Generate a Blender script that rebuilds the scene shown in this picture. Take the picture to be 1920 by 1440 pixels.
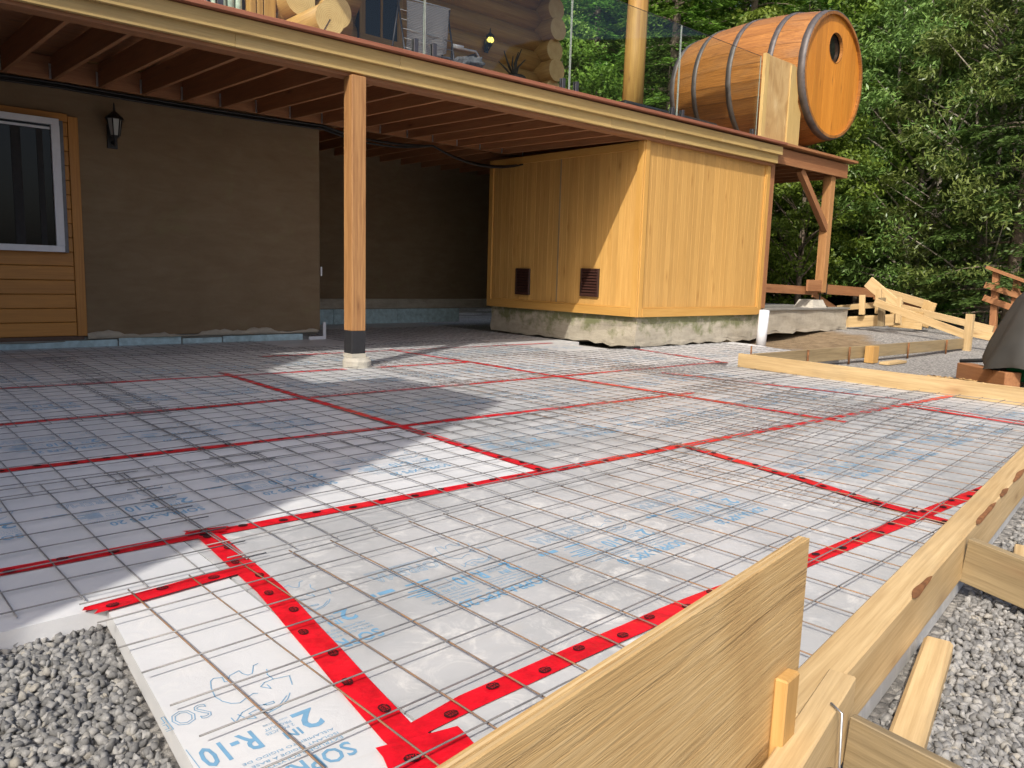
import bpy, bmesh, math, random
import numpy as np
from mathutils import Matrix, Vector, Quaternion
random.seed(7); rng = np.random.default_rng(7)
S = bpy.context.scene
for o in list(bpy.data.objects): bpy.data.objects.remove(o)
C = S.collection
# ---------------------------------------------------------------- camera
# world: X along the deck edge (right, away), Y into the house (left, away), Z up, foam top at z = 0
FPX = 1459.0; CAMH = 0.88
_a = np.array([2604-960, 562-720, FPX]); _a /= np.linalg.norm(_a)
_b = np.array([-358-960, 473-720, FPX]); _b -= (_a@_b)*_a; _b /= np.linalg.norm(_b)
_u = np.cross(_a, _b)
if _u[1] > 0: _u = -_u
RW = np.array([_a, _b, _u])
def ray(px, py): return RW @ np.array([px-960, py-720, FPX])
def G(px, py, z=0.0):
    d = ray(px, py); t = (z-CAMH)/d[2]; return Vector((d[0]*t, d[1]*t, z))
def OX(px, py, X):
    d = ray(px, py); t = X/d[0]; return Vector((X, d[1]*t, d[2]*t+CAMH))
def OY(px, py, Y):
    d = ray(px, py); t = Y/d[1]; return Vector((d[0]*t, Y, d[2]*t+CAMH))
cam = bpy.data.cameras.new('camera'); co = bpy.data.objects.new('camera', cam); C.objects.link(co)
M = Matrix.Identity(4)
for i in range(3):
    M[i][0] = RW[i, 0]; M[i][1] = -RW[i, 1]; M[i][2] = -RW[i, 2]
M[0][3] = 0; M[1][3] = 0; M[2][3] = CAMH
co.matrix_world = M
cam.sensor_width = 36; cam.lens = FPX/1920*36; cam.clip_end = 800; cam.clip_start = 0.05
S.camera = co
# ---------------------------------------------------------------- light
SUN = Vector((-2.24, -1.33, 2.45)).normalized()
el = math.asin(SUN.z); rot = math.atan2(SUN.x, SUN.y)
W = bpy.data.worlds.new('World'); S.world = W; W.use_nodes = True
nt = W.node_tree; bg = nt.nodes['Background']
sky = nt.nodes.new('ShaderNodeTexSky'); sky.sky_type = 'NISHITA'; sky.sun_disc = False
sky.sun_elevation = el; sky.sun_rotation = rot; sky.air_density = 0.8; sky.dust_density = 4.0; sky.ozone_density = 0.4
nt.links.new(sky.outputs[0], bg.inputs[0]); bg.inputs[1].default_value = 0.15
sl = bpy.data.lights.new('sun', 'SUN'); sl.energy = 3.1; sl.angle = math.radians(0.53); sl.color = (1, 0.945, 0.86)
so = bpy.data.objects.new('sun', sl); C.objects.link(so); so.rotation_euler = SUN.to_track_quat('Z', 'Y').to_euler()
so.location = (-10, -8, 20)
S.view_settings.view_transform = 'Standard'; S.view_settings.look = 'None'
S.view_settings.exposure = 0.46; S.view_settings.gamma = 1
S.render.engine = 'CYCLES'
# ---------------------------------------------------------------- materials
MT = {}
def newmat(name):
    m = bpy.data.materials.new(name); m.use_nodes = True
    n = m.node_tree; return m, n, n.nodes['Principled BSDF']
def N(n, t, **k):
    x = n.nodes.new(t)
    for a, v in k.items(): setattr(x, a, v)
    return x
def L(n, a, b): n.links.new(a, b)
def ramp(n, stops):
    r = N(n, 'ShaderNodeValToRGB'); e = r.color_ramp.elements
    while len(e) < len(stops): e.new(0.5)
    for i, (p, c) in enumerate(stops): e[i].position = p; e[i].color = (*c, 1) if len(c) == 3 else c
    return r
def coords(n, scale, rnd=True):
    tc = N(n, 'ShaderNodeTexCoord'); out = tc.outputs['Object']
    if rnd:
        oi = N(n, 'ShaderNodeObjectInfo'); mu = N(n, 'ShaderNodeVectorMath', operation='MULTIPLY_ADD')
        co_ = N(n, 'ShaderNodeCombineXYZ')
        for i in range(3): L(n, oi.outputs['Random'], co_.inputs[i])
        L(n, co_.outputs[0], mu.inputs[0]); mu.inputs[1].default_value = (37, 53, 71); L(n, out, mu.inputs[2]); out = mu.outputs[0]
    mp = N(n, 'ShaderNodeMapping'); mp.inputs['Scale'].default_value = scale; L(n, out, mp.inputs[0])
    return mp.outputs[0]
def noise(n, vec, scale, detail=5, rough=.55, dist=0):
    x = N(n, 'ShaderNodeTexNoise'); x.inputs['Scale'].default_value = scale; x.inputs['Detail'].default_value = detail
    x.inputs['Roughness'].default_value = rough; x.inputs['Distortion'].default_value = dist; L(n, vec, x.inputs['Vector']); return x
def mix(n, f, a, b, mode='MIX'):
    x = N(n, 'ShaderNodeMix', data_type='RGBA', blend_type=mode)
    for i, v in ((0, f), (6, a), (7, b)):
        if hasattr(v, 'is_linked') or hasattr(v, 'links'): L(n, v, x.inputs[i])
        elif i == 0: x.inputs[0].default_value = v
        else: x.inputs[i].default_value = (*v, 1)
    return x.outputs[2]
def math_(n, op, a, b=0.0, clamp=False):
    x = N(n, 'ShaderNodeMath', operation=op, use_clamp=clamp)
    for i, v in ((0, a), (1, b)):
        if isinstance(v, (int, float)): x.inputs[i].default_value = v
        else: L(n, v, x.inputs[i])
    return x.outputs[0]
def bump(n, p, h, strength, dist=.01):
    b = N(n, 'ShaderNodeBump'); b.inputs['Strength'].default_value = strength; b.inputs['Distance'].default_value = dist
    L(n, h, b.inputs['Height']); L(n, b.outputs[0], p.inputs['Normal'])
def wood(name, c_light, c_dark, knot=(.16, .07, .025), knots=.55, rough=.6, var=.22, grain=1.0, stain=0.0, bumps=.25):
    m, n, p = newmat(name)
    v = coords(n, (.55*grain, 9*grain, 9*grain))
    g1 = noise(n, v, 1.6, 6, .6, 1.1)
    v2 = coords(n, (2.2*grain, 70*grain, 70*grain))
    g2 = noise(n, v2, 2.0, 4, .6, .3)
    w = N(n, 'ShaderNodeTexWave', wave_type='BANDS', bands_direction='Y'); w.inputs['Scale'].default_value = 1.1
    w.inputs['Distortion'].default_value = 9; w.inputs['Detail'].default_value = 3; w.inputs['Detail Scale'].default_value = .8; L(n, v, w.inputs['Vector'])
    f = math_(n, 'ADD', math_(n, 'MULTIPLY', g1.outputs[0], .72), math_(n, 'MULTIPLY', w.outputs[0], .12))
    f = math_(n, 'ADD', f, math_(n, 'MULTIPLY', math_(n, 'SUBTRACT', g2.outputs[0], .5), .75))
    r = ramp(n, [(.22, c_dark), (.68, c_light)]); L(n, f, r.inputs[0]); col = r.outputs[0]
    # knots
    vk = coords(n, (2.3, 8.5, 8.5)); vo = N(n, 'ShaderNodeTexVoronoi'); vo.inputs['Scale'].default_value = 1.0; L(n, vk, vo.inputs['Vector'])
    kr = ramp(n, [(.04, (1, 1, 1)), (.10, (.45, .45, .45)), (.26, (0, 0, 0))]); L(n, vo.outputs['Distance'], kr.inputs[0])
    gate = math_(n, 'GREATER_THAN', N_sep(n, vo.outputs['Color']), 1-knots*.45)
    kf = math_(n, 'MULTIPLY', kr.outputs[0], gate); kf = math_(n, 'MULTIPLY', kf, .75)
    col = mix(n, kf, col, knot)
    if stain:
        vs = coords(n, (1.1, 2.5, 2.5)); sn = noise(n, vs, 1.3, 6, .65, .4); sr = ramp(n, [(.5, (0, 0, 0)), (.72, (1, 1, 1))]); L(n, sn.outputs[0], sr.inputs[0])
        col = mix(n, math_(n, 'MULTIPLY', sr.outputs[0], stain), col, (.2, .17, .12))
    oi = N(n, 'ShaderNodeObjectInfo'); hs = N(n, 'ShaderNodeHueSaturation')
    L(n, math_(n, 'ADD', math_(n, 'MULTIPLY', oi.outputs['Random'], var*2), 1-var), hs.inputs['Value'])
    L(n, col, hs.inputs['Color']); L(n, hs.outputs[0], p.inputs['Base Color'])
    rr = math_(n, 'ADD', math_(n, 'MULTIPLY', g1.outputs[0], .25), rough-.12); L(n, rr, p.inputs['Roughness'])
    bump(n, p, f, bumps, .004); MT[name] = m; return m
def N_sep(n, col):
    s = N(n, 'ShaderNodeSeparateColor'); L(n, col, s.inputs[0]); return s.outputs[0]
def plain(name, c, rough=.5, metal=0., nscale=20, namt=.18, bumps=0., spec=.5):
    m, n, p = newmat(name); v = coords(n, (1, 1, 1)); g1 = noise(n, v, nscale, 5, .6)
    d = tuple(x*(1-namt) for x in c); l = tuple(min(1, x*(1+namt)) for x in c)
    r = ramp(n, [(.3, d), (.7, l)]); L(n, g1.outputs[0], r.inputs[0]); L(n, r.outputs[0], p.inputs['Base Color'])
    p.inputs['Roughness'].default_value = rough; p.inputs['Metallic'].default_value = metal; p.inputs['Specular IOR Level'].default_value = spec
    if bumps: bump(n, p, g1.outputs[0], bumps, .005)
    MT[name] = m; return m
wood('spruce', (.63, .46, .24), (.42, .28, .125), knot=(.26, .15, .06), stain=.25, var=.10)
wood('spruce_weathered', (.33, .25, .135), (.18, .13, .066), knot=(.2, .12, .06), stain=.55, var=.12)
wood('fascia', (.56, .40, .16), (.43, .29, .10), knot=(.2, .11, .04), knots=.4, stain=.22, var=.07)
wood('post_wood', (.50, .265, .10), (.28, .13, .045), knot=(.17, .07, .025), knots=.9, var=.05)
wood('joist_wood', (.39, .18, .075), (.25, .105, .042), knot=(.08, .03, .012), var=.12)
wood('red_trim', (.34, .13, .07), (.22, .075, .04), knot=(.1, .03, .02), var=.12)
wood('shed_wood', (.60, .35, .105), (.47, .255, .068), knot=(.28, .12, .02), knots=.6, var=.09, rough=.5)
wood('shed_trim', (.59, .335, .09), (.49, .26, .06), knot=(.28, .12, .02), knots=.2, var=.04, rough=.5)
wood('siding_wood', (.50, .225, .04), (.36, .15, .022), knot=(.14, .05, .01), knots=.9, var=.07, rough=.5)
wood('log_wood', (.52, .31, .085), (.31, .16, .038), knot=(.22, .1, .03), knots=.3, var=.08, grain=.5, rough=.55)
wood('barrel_stave', (.42, .18, .04), (.19, .07, .015), knot=(.1, .035, .01), var=.18, rough=.42, stain=.2)
wood('barrel_head', (.62, .26, .035), (.46, .16, .018), knot=(.16, .05, .01), knots=.8, var=.13, rough=.4)
wood('brown_timber', (.38, .18, .075), (.24, .10, .04), knot=(.09, .035, .014), var=.1)
wood('stake_wood', (.56, .335, .115), (.42, .235, .07), var=.05)
def logend():
    m, n, p = newmat('log_end'); v = coords(n, (1, 1, 1)); sx = N(n, 'ShaderNodeSeparateXYZ'); L(n, v, sx.inputs[0])
    tc = N(n, 'ShaderNodeTexCoord'); w = N(n, 'ShaderNodeTexWave', wave_type='RINGS', rings_direction='X'); w.inputs['Scale'].default_value = 16
    w.inputs['Distortion'].default_value = 1.6; L(n, tc.outputs['Object'], w.inputs['Vector'])
    g1 = noise(n, v, 9, 5); f = math_(n, 'ADD', math_(n, 'MULTIPLY', w.outputs[0], .25), math_(n, 'MULTIPLY', g1.outputs[0], .7))
    r = ramp(n, [(.25, (.52, .33, .12)), (.7, (.70, .50, .22))]); L(n, f, r.inputs[0]); L(n, r.outputs[0], p.inputs['Base Color']); p.inputs['Roughness'].default_value = .7
    MT['log_end'] = m
logend()
def plywood():
    m, n, p = newmat('plywood'); v = coords(n, (.8, 5.5, 5.5)); big = noise(n, v, 1.0, 4, .55, .8)
    w = N(n, 'ShaderNodeTexWave', wave_type='BANDS', bands_direction='Z', wave_profile='SAW'); w.inputs['Scale'].default_value = 2.6; w.inputs['Distortion'].default_value = 7; w.inputs['Detail'].default_value = 4; w.inputs['Detail Scale'].default_value = .6; L(n, v, w.inputs['Vector'])
    v2 = coords(n, (5, 120, 120)); fi = noise(n, v2, 1.2, 4, .65, .2)
    vb = coords(n, (1.6, 1.9, 1.9)); bl = noise(n, vb, 1.7, 3, .5, .9); vg = coords(n, (1.3, 26, 26)); gr = noise(n, vg, 1.3, 6, .7, .55)
    lines = ramp(n, [(.50, (0, 0, 0)), (.64, (1, 1, 1))]); L(n, gr.outputs[0], lines.inputs[0]); gm = ramp(n, [(.42, (.1, .1, .1)), (.62, (1, 1, 1))]); L(n, big.outputs[0], gm.inputs[0])
    f = math_(n, 'ADD', math_(n, 'MULTIPLY', bl.outputs[0], .62), math_(n, 'ADD', math_(n, 'MULTIPLY', w.outputs[0], .07), math_(n, 'MULTIPLY', fi.outputs[0], .30)))
    r = ramp(n, [(.30, (.36, .21, .075)), (.50, (.50, .33, .14)), (.68, (.60, .44, .225))]); L(n, f, r.inputs[0])
    lf = math_(n, 'MULTIPLY', math_(n, 'MULTIPLY', lines.outputs[0], gm.outputs[0]), .5); col = mix(n, lf, r.outputs[0], (.30, .175, .065))
    vk = coords(n, (5.5, 9, 9)); vo = N(n, 'ShaderNodeTexVoronoi'); L(n, vk, vo.inputs['Vector']); vo.inputs['Scale'].default_value = 1
    kr = ramp(n, [(.06, (1, 1, 1)), (.13, (.35, .35, .35)), (.22, (0, 0, 0))]); L(n, vo.outputs['Distance'], kr.inputs[0]); gate = math_(n, 'GREATER_THAN', N_sep(n, vo.outputs['Color']), .72)
    col = mix(n, math_(n, 'MULTIPLY', math_(n, 'MULTIPLY', kr.outputs[0], gate), .7), col, (.22, .12, .045)); L(n, col, p.inputs['Base Color']); p.inputs['Roughness'].default_value = .6
    bump(n, p, math_(n, 'ADD', math_(n, 'MULTIPLY', lf, -2.5), fi.outputs[0]), .6, .004); MT['plywood'] = m
plywood()
def foam(name, lo_, hi_, smear, dirt):
    m, n, p = newmat(name); v = coords(n, (1, 1, 1))
    big = noise(n, v, 1.7, 6, .62, .6); mid = noise(n, v, 9, 8, .74, 1.6); v3 = coords(n, (3, 28, 10)); st = noise(n, v3, 1.2, 4, .6, .8)
    r1 = ramp(n, [(.36, lo_), (.64, hi_)]); L(n, big.outputs[0], r1.inputs[0])
    r2 = ramp(n, [(.50, (0, 0, 0)), (.60, (.55, .55, .55)), (.70, (1, 1, 1))]); gate = ramp(n, [(.42, (.15, .15, .15)), (.6, (1, 1, 1))]); ga = noise(n, v, 2.6, 4, .6, .4); L(n, ga.outputs[0], gate.inputs[0]); L(n, mid.outputs[0], r2.inputs[0])
    col = mix(n, math_(n, 'MULTIPLY', math_(n, 'MULTIPLY', r2.outputs[0], gate.outputs[0]), smear), r1.outputs[0], (.72, .71, .68))
    r3 = ramp(n, [(.60, (0, 0, 0)), (.78, (1, 1, 1))]); L(n, st.outputs[0], r3.inputs[0])
    col = mix(n, math_(n, 'MULTIPLY', r3.outputs[0], dirt), col, (.50, .47, .42))
    oi = N(n, 'ShaderNodeObjectInfo'); hs = N(n, 'ShaderNodeHueSaturation'); L(n, math_(n, 'ADD', math_(n, 'MULTIPLY', oi.outputs['Random'], .12), .92), hs.inputs['Value']); L(n, col, hs.inputs['Color'])
    L(n, hs.outputs[0], p.inputs['Base Color']); L(n, math_(n, 'ADD', math_(n, 'MULTIPLY', mid.outputs[0], .4), .22), p.inputs['Roughness'])
    bump(n, p, math_(n, 'ADD', mid.outputs[0], math_(n, 'MULTIPLY', big.outputs[0], 2.0)), .22, .006); MT[name] = m
foam('foam', (.39, .40, .405), (.515, .52, .525), 1.0, .45)
foam('foam_white_lifted', (.56, .57, .58), (.64, .645, .65), .5, .25)  # paler copy for left boards, lifting their shade in the colour; corner board whiter itself
foam('foam_clean', (.48, .49, .50), (.585, .59, .595), .7, .35)
plain('foam_blue', (.37, .50, .53), .6, nscale=14, namt=.25)
def stucco():
    m, n, p = newmat('stucco'); v = coords(n, (1, 1, 1), False)
    big = noise(n, v, 1.3, 6, .6, .7); mid = noise(n, v, 3.5, 6, .6, .8); fine = noise(n, v, 90, 3)
    vt = coords(n, (1.2, 1.2, 4.5), False); tr = noise(n, vt, 2.4, 8, .72, .6); r = ramp(n, [(.28, (.145, .097, .052)), (.5, (.178, .125, .07)), (.72, (.21, .155, .092))]); L(n, math_(n, 'ADD', math_(n, 'MULTIPLY', big.outputs[0], .4), math_(n, 'MULTIPLY', tr.outputs[0], .6)), r.inputs[0])
    r2 = ramp(n, [(.58, (0, 0, 0)), (.8, (1, 1, 1))]); L(n, mid.outputs[0], r2.inputs[0])
    col = mix(n, math_(n, 'MULTIPLY', r2.outputs[0], .35), r.outputs[0], (.20, .19, .085))
    L(n, col, p.inputs['Base Color']); p.inputs['Roughness'].default_value = .9
    bump(n, p, math_(n, 'ADD', fine.outputs[0], math_(n, 'MULTIPLY', mid.outputs[0], 2)), .35, .004); MT['stucco'] = m
stucco()
def concrete(name, c, moss=0.):
    m, n, p = newmat(name); v = coords(n, (1, 1, 1), False); vs = coords(n, (1.2, 1.2, 7), False)
    a = noise(n, vs, 1.6, 7, .65, .5); b = noise(n, v, 9, 6, .7, .3); f = noise(n, v, 70, 3)
    r = ramp(n, [(.3, tuple(x*.62 for x in c)), (.5, c), (.72, tuple(min(1, x*1.3) for x in c))])
    L(n, math_(n, 'ADD', math_(n, 'MULTIPLY', a.outputs[0], .6), math_(n, 'MULTIPLY', b.outputs[0], .4)), r.inputs[0]); col = r.outputs[0]
    if moss:
        sx = N(n, 'ShaderNodeSeparateXYZ'); tc = N(n, 'ShaderNodeTexCoord'); L(n, tc.outputs['Object'], sx.inputs[0])
        g = math_(n, 'MULTIPLY_ADD', sx.outputs[2], 4.0); g.node.inputs[2].default_value = .1
        mr = ramp(n, [(.50, (0, 0, 0)), (.66, (1, 1, 1))]); mm = noise(n, v, 4.2, 6, .7)
        L(n, math_(n, 'ADD', mm.outputs[0], math_(n, 'MULTIPLY', g, .22)), mr.inputs[0])
        col = mix(n, math_(n, 'MULTIPLY', mr.outputs[0], moss), col, (.10, .12, .025))
    L(n, col, p.inputs['Base Color']); p.inputs['Roughness'].default_value = .9
    bump(n, p, math_(n, 'ADD', f.outputs[0], math_(n, 'MULTIPLY', b.outputs[0], 3)), .5, .008); MT[name] = m
concrete('concrete', (.36, .32, .25)); concrete('concrete_mossy', (.38, .34, .265), .75); concrete('concrete_pale', (.46, .43, .36)); concrete('concrete_wet', (.2, .19, .165))
plain('tape_red', (.62, .006, .017), .3, nscale=22, namt=.3, bumps=.7)
plain('ink_black', (.03, .005, .006), .5); plain('ink_blue', (.16, .33, .49), .5, nscale=25, namt=.15)
def wire(name, c1, c2, metal):
    m, n, p = newmat(name); v = coords(n, (9, 30, 30)); g = noise(n, v, 1.5, 5, .65)
    r = ramp(n, [(.40, c1), (.62, c2)]); L(n, g.outputs[0], r.inputs[0]); L(n, r.outputs[0], p.inputs['Base Color'])
    p.inputs['Metallic'].default_value = metal; p.inputs['Roughness'].default_value = .55; MT[name] = m
wire('wire_grey', (.17, .17, .175), (.27, .26, .25), .35); wire('wire_rust', (.17, .14, .12), (.30, .17, .085), .1)
plain('black_paint', (.018, .018, .02), .6); plain('metal_dark', (.10, .10, .11), .4, .7); plain('metal_galv', (.5, .5, .5), .4, .8)
plain('metal_black', (.012, .012, .013), .4); plain('vent_brown', (.045, .018, .013), .4); plain('pvc_white', (.66, .67, .69), .3, nscale=6, namt=.05)
plain('frame_white', (.62, .63, .66), .35, namt=.04); plain('cable_black', (.012, .012, .012), .5); plain('hoop_metal', (.115, .10, .095), .55, .35, nscale=8, namt=.3)
plain('rust_metal', (.20, .085, .03), .8, .2, nscale=30, namt=.4); plain('tarp_grey', (.05, .048, .043), .62, nscale=3, namt=.2, bumps=.3)
plain('green_paint', (.01, .16, .055), .35); plain('rubber', (.02, .02, .02), .8)
def towelmat():
    m, n, p = newmat('towel_grey'); tc = N(n, 'ShaderNodeTexCoord'); w = N(n, 'ShaderNodeTexWave', bands_direction='Z'); w.inputs['Scale'].default_value = 17; w.inputs['Distortion'].default_value = 1.2; L(n, tc.outputs['Object'], w.inputs['Vector'])
    r = ramp(n, [(.2, (.25, .245, .25)), (.8, (.37, .36, .37))]); L(n, w.outputs[0], r.inputs[0]); L(n, r.outputs[0], p.inputs['Base Color']); p.inputs['Roughness'].default_value = .95; bump(n, p, w.outputs[0], .6, .01); MT['towel_grey'] = m
towelmat()
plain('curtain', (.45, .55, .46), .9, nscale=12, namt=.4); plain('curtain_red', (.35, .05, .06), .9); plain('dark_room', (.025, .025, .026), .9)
plain('bark', (.16, .125, .09), .95, nscale=14, namt=.5, bumps=.8); plain('bark_pale', (.26, .23, .18), .95, nscale=18, namt=.5, bumps=.8)
plain('roof_brown', (.10, .06, .04), .8); plain('straw', (.42, .27, .11), .9, nscale=60, namt=.4); plain('cloth_dark', (.06, .06, .07), .9, nscale=30, namt=.6)
plain('glass_edge', (.30, .34, .31), .3)
def glass_dark():
    m, n, p = newmat('window_glass'); p.inputs['Base Color'].default_value = (.012, .013, .013, 1); p.inputs['Roughness'].default_value = .06; p.inputs['Specular IOR Level'].default_value = .22
    MT['window_glass'] = m
    m, n, p = newmat('lantern_glass'); p.inputs['Base Color'].default_value = (.35, .36, .34, 1); p.inputs['Roughness'].default_value = .15; MT['lantern_glass'] = m
    m, n, p = newmat('rail_glass'); n.nodes.remove(p); out = [x for x in n.nodes if x.type == 'OUTPUT_MATERIAL'][0]
    t = N(n, 'ShaderNodeBsdfTransparent'); t.inputs[0].default_value = (.93, .965, .95, 1); gl = N(n, 'ShaderNodeBsdfGlossy'); gl.inputs['Roughness'].default_value = .02
    lw = N(n, 'ShaderNodeLayerWeight'); fr = math_(n, 'ADD', math_(n, 'MULTIPLY', math_(n, 'POWER', lw.outputs['Facing'], 4.0), .35), .025); mx = N(n, 'ShaderNodeMixShader')
    L(n, fr, mx.inputs[0]); L(n, t.outputs[0], mx.inputs[1]); L(n, gl.outputs[0], mx.inputs[2]); L(n, mx.outputs[0], out.inputs[0]); MT['rail_glass'] = m
    m, n, p = newmat('lamp_glow'); p.inputs['Emission Color'].default_value = (1, .78, .15, 1); p.inputs['Emission Strength'].default_value = 1.6; p.inputs['Base Color'].default_value = (.8, .6, .1, 1); MT['lamp_glow'] = m
glass_dark()
def leafmat(name, dark, light, trans=.35, rough=.5):
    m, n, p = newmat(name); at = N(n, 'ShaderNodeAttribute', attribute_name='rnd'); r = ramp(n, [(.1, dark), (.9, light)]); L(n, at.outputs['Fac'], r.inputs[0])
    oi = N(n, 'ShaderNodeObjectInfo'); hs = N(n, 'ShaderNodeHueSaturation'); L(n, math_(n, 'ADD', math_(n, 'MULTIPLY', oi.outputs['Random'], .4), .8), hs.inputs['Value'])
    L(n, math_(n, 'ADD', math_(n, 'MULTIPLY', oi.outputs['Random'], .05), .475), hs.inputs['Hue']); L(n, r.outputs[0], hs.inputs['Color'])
    L(n, hs.outputs[0], p.inputs['Base Color']); p.inputs['Roughness'].default_value = rough; p.inputs['Specular IOR Level'].default_value = .35
    out = [x for x in n.nodes if x.type == 'OUTPUT_MATERIAL'][0]; tr = N(n, 'ShaderNodeBsdfTranslucent'); L(n, hs.outputs[0], tr.inputs[0]); mx = N(n, 'ShaderNodeMixShader'); mx.inputs[0].default_value = trans
    L(n, p.outputs[0], mx.inputs[1]); L(n, tr.outputs[0], mx.inputs[2]); L(n, mx.outputs[0], out.inputs[0]); MT[name] = m
leafmat('leaf_hemlock', (.022, .055, .01), (.14, .25, .03)); leafmat('leaf_maple', (.06, .12, .016), (.22, .34, .045), .4)
leafmat('leaf_willow', (.055, .11, .02), (.23, .33, .085), .3, .36); leafmat('leaf_fir', (.022, .046, .012), (.10, .165, .035))
def stonemat():
    m, n, p = newmat('gravel_stone'); at = N(n, 'ShaderNodeAttribute', attribute_name='rnd'); r = ramp(n, [(0, (.12, .119, .116)), (.55, (.215, .212, .205)), (.85, (.30, .294, .28)), (1, (.28, .26, .22))]); L(n, at.outputs['Fac'], r.inputs[0])
    tc = N(n, 'ShaderNodeTexCoord'); g = noise(n, tc.outputs['Object'], 120, 4, .65); col = mix(n, .5, r.outputs[0], g.outputs[0], 'OVERLAY'); L(n, col, p.inputs['Base Color']); p.inputs['Roughness'].default_value = .88
    bump(n, p, g.outputs[0], .5, .003); MT['gravel_stone'] = m
    m, n, p = newmat('ground'); tc = N(n, 'ShaderNodeTexCoord'); pos = tc.outputs['Object']
    vo = N(n, 'ShaderNodeTexVoronoi'); vo.inputs['Scale'].default_value = 48; vo.inputs['Randomness'].default_value = 1; L(n, pos, vo.inputs['Vector'])
    rc = ramp(n, [(0, (.27, .26, .245)), (.6, (.42, .40, .37)), (1, (.58, .55, .50))]); L(n, N_sep(n, vo.outputs['Color']), rc.inputs[0])
    dk = ramp(n, [(.25, (1, 1, 1)), (.8, (.5, .5, .5))]); L(n, vo.outputs['Distance'], dk.inputs[0])
    grav = mix(n, 1.0, rc.outputs[0], dk.outputs[0], 'MULTIPLY')
    sn = noise(n, pos, 6.0, 9, .75); so_ = ramp(n, [(.3, (.13, .085, .045)), (.5, (.27, .19, .105)), (.7, (.38, .28, .165))]); L(n, sn.outputs[0], so_.inputs[0])
    fn = noise(n, pos, .9, 7, .7); fo = ramp(n, [(.35, (.03, .025, .015)), (.6, (.06, .05, .025)), (.75, (.05, .075, .02))]); L(n, fn.outputs[0], fo.inputs[0])
    d1 = N(n, 'ShaderNodeVectorMath', operation='DISTANCE'); L(n, pos, d1.inputs[0]); d1.inputs[1].default_value = (11.2, 6.5, 0)
    wob = noise(n, pos, 1.6, 5, .6)
    s1 = ramp(n, [(.42, (1, 1, 1)), (.55, (0, 0, 0))]); L(n, math_(n, 'ADD', math_(n, 'MULTIPLY', d1.outputs['Value'], .31), math_(n, 'MULTIPLY', math_(n, 'SUBTRACT', wob.outputs[0], .5), .5)), s1.inputs[0])
    col = mix(n, s1.outputs[0], grav, so_.outputs[0])
    d2 = N(n, 'ShaderNodeVectorMath', operation='DISTANCE'); L(n, pos, d2.inputs[0]); d2.inputs[1].default_value = (4, 1, 0)
    s2 = ramp(n, [(.5, (0, 0, 0)), (.62, (1, 1, 1))]); L(n, math_(n, 'ADD', math_(n, 'MULTIPLY', d2.outputs['Value'], 1/25.), math_(n, 'MULTIPLY', math_(n, 'SUBTRACT', wob.outputs[0], .5), .25)), s2.inputs[0])
    col = mix(n, s2.outputs[0], col, fo.outputs[0]); L(n, col, p.inputs['Base Color']); p.inputs['Roughness'].default_value = .95
    bump(n, p, math_(n, 'ADD', math_(n, 'MULTIPLY', math_(n, 'SUBTRACT', 1.0, vo.outputs['Distance']), 1.0), math_(n, 'MULTIPLY', sn.outputs[0], 4.0)), .9, .02); MT['ground'] = m
stonemat()
# ---------------------------------------------------------------- helpers
WM = {}; CACHE = {}
def place(o, mat4, parent=None):
    if parent is not None:
        o.parent = parent; o.matrix_parent_inverse = WM[parent.name].inverted()
    o.matrix_basis = mat4; WM[o.name] = mat4.copy(); return o
def obj(name, me, mat, mat4=None, parent=None):
    o = bpy.data.objects.new(name, me); C.objects.link(o)
    if mat and not me.materials: me.materials.append(MT[mat])
    elif mat and me.materials[0] != MT[mat]:
        o.material_slots[0].link = 'OBJECT'; o.material_slots[0].material = MT[mat]
    return place(o, mat4 or Matrix.Identity(4), parent)
def tag(o, label, cat, group=None, kind=None):
    if label: o['label'] = label
    if cat: o['category'] = cat
    if group: o['group'] = group
    if kind: o['kind'] = kind
    return o
def thing(name, label, cat, loc, group=None):
    o = bpy.data.objects.new(name, None); C.objects.link(o); o.empty_display_size = .1
    place(o, Matrix.Translation(Vector(loc))); return tag(o, label, cat, group)
def mesh(name, v, f, smooth=False):
    me = bpy.data.meshes.new(name); me.from_pydata([tuple(x) for x in v], [], f); me.update()
    if smooth: me.polygons.foreach_set('use_smooth', [True]*len(me.polygons))
    return me
def boxmesh(l, w, h, bev=0.):
    key = ('box', round(l, 3), round(w, 4), round(h, 4), round(bev, 4))
    if key in CACHE: return CACHE[key]
    bm = bmesh.new(); bmesh.ops.create_cube(bm, size=1, matrix=Matrix.Diagonal((l, w, h, 1)))
    if bev: bmesh.ops.bevel(bm, geom=bm.edges[:], offset=bev, segments=1, affect='EDGES')
    me = bpy.data.meshes.new('plank'); bm.to_mesh(me); bm.free(); CACHE[key] = me; return me
def axes(p0, p1, up=(0, 0, 1)):
    p0 = Vector(p0); p1 = Vector(p1); x = (p1-p0).normalized(); up = Vector(up)
    if abs(x.dot(up)) > .98: up = Vector((0, 1, 0))
    y = up.cross(x).normalized(); z = x.cross(y)
    m = Matrix((x, y, z)).transposed().to_4x4(); m.translation = (p0+p1)/2; return m
def bar(name, p0, p1, w, h, mat, parent=None, up=(0, 0, 1), bev=.002):
    """box along p0-p1, width w sideways, height h along up, centred on the axis"""
    return obj(name, boxmesh((Vector(p1)-Vector(p0)).length, w, h, min(bev, w*.2, h*.2)), mat, axes(p0, p1, up), parent)
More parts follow.
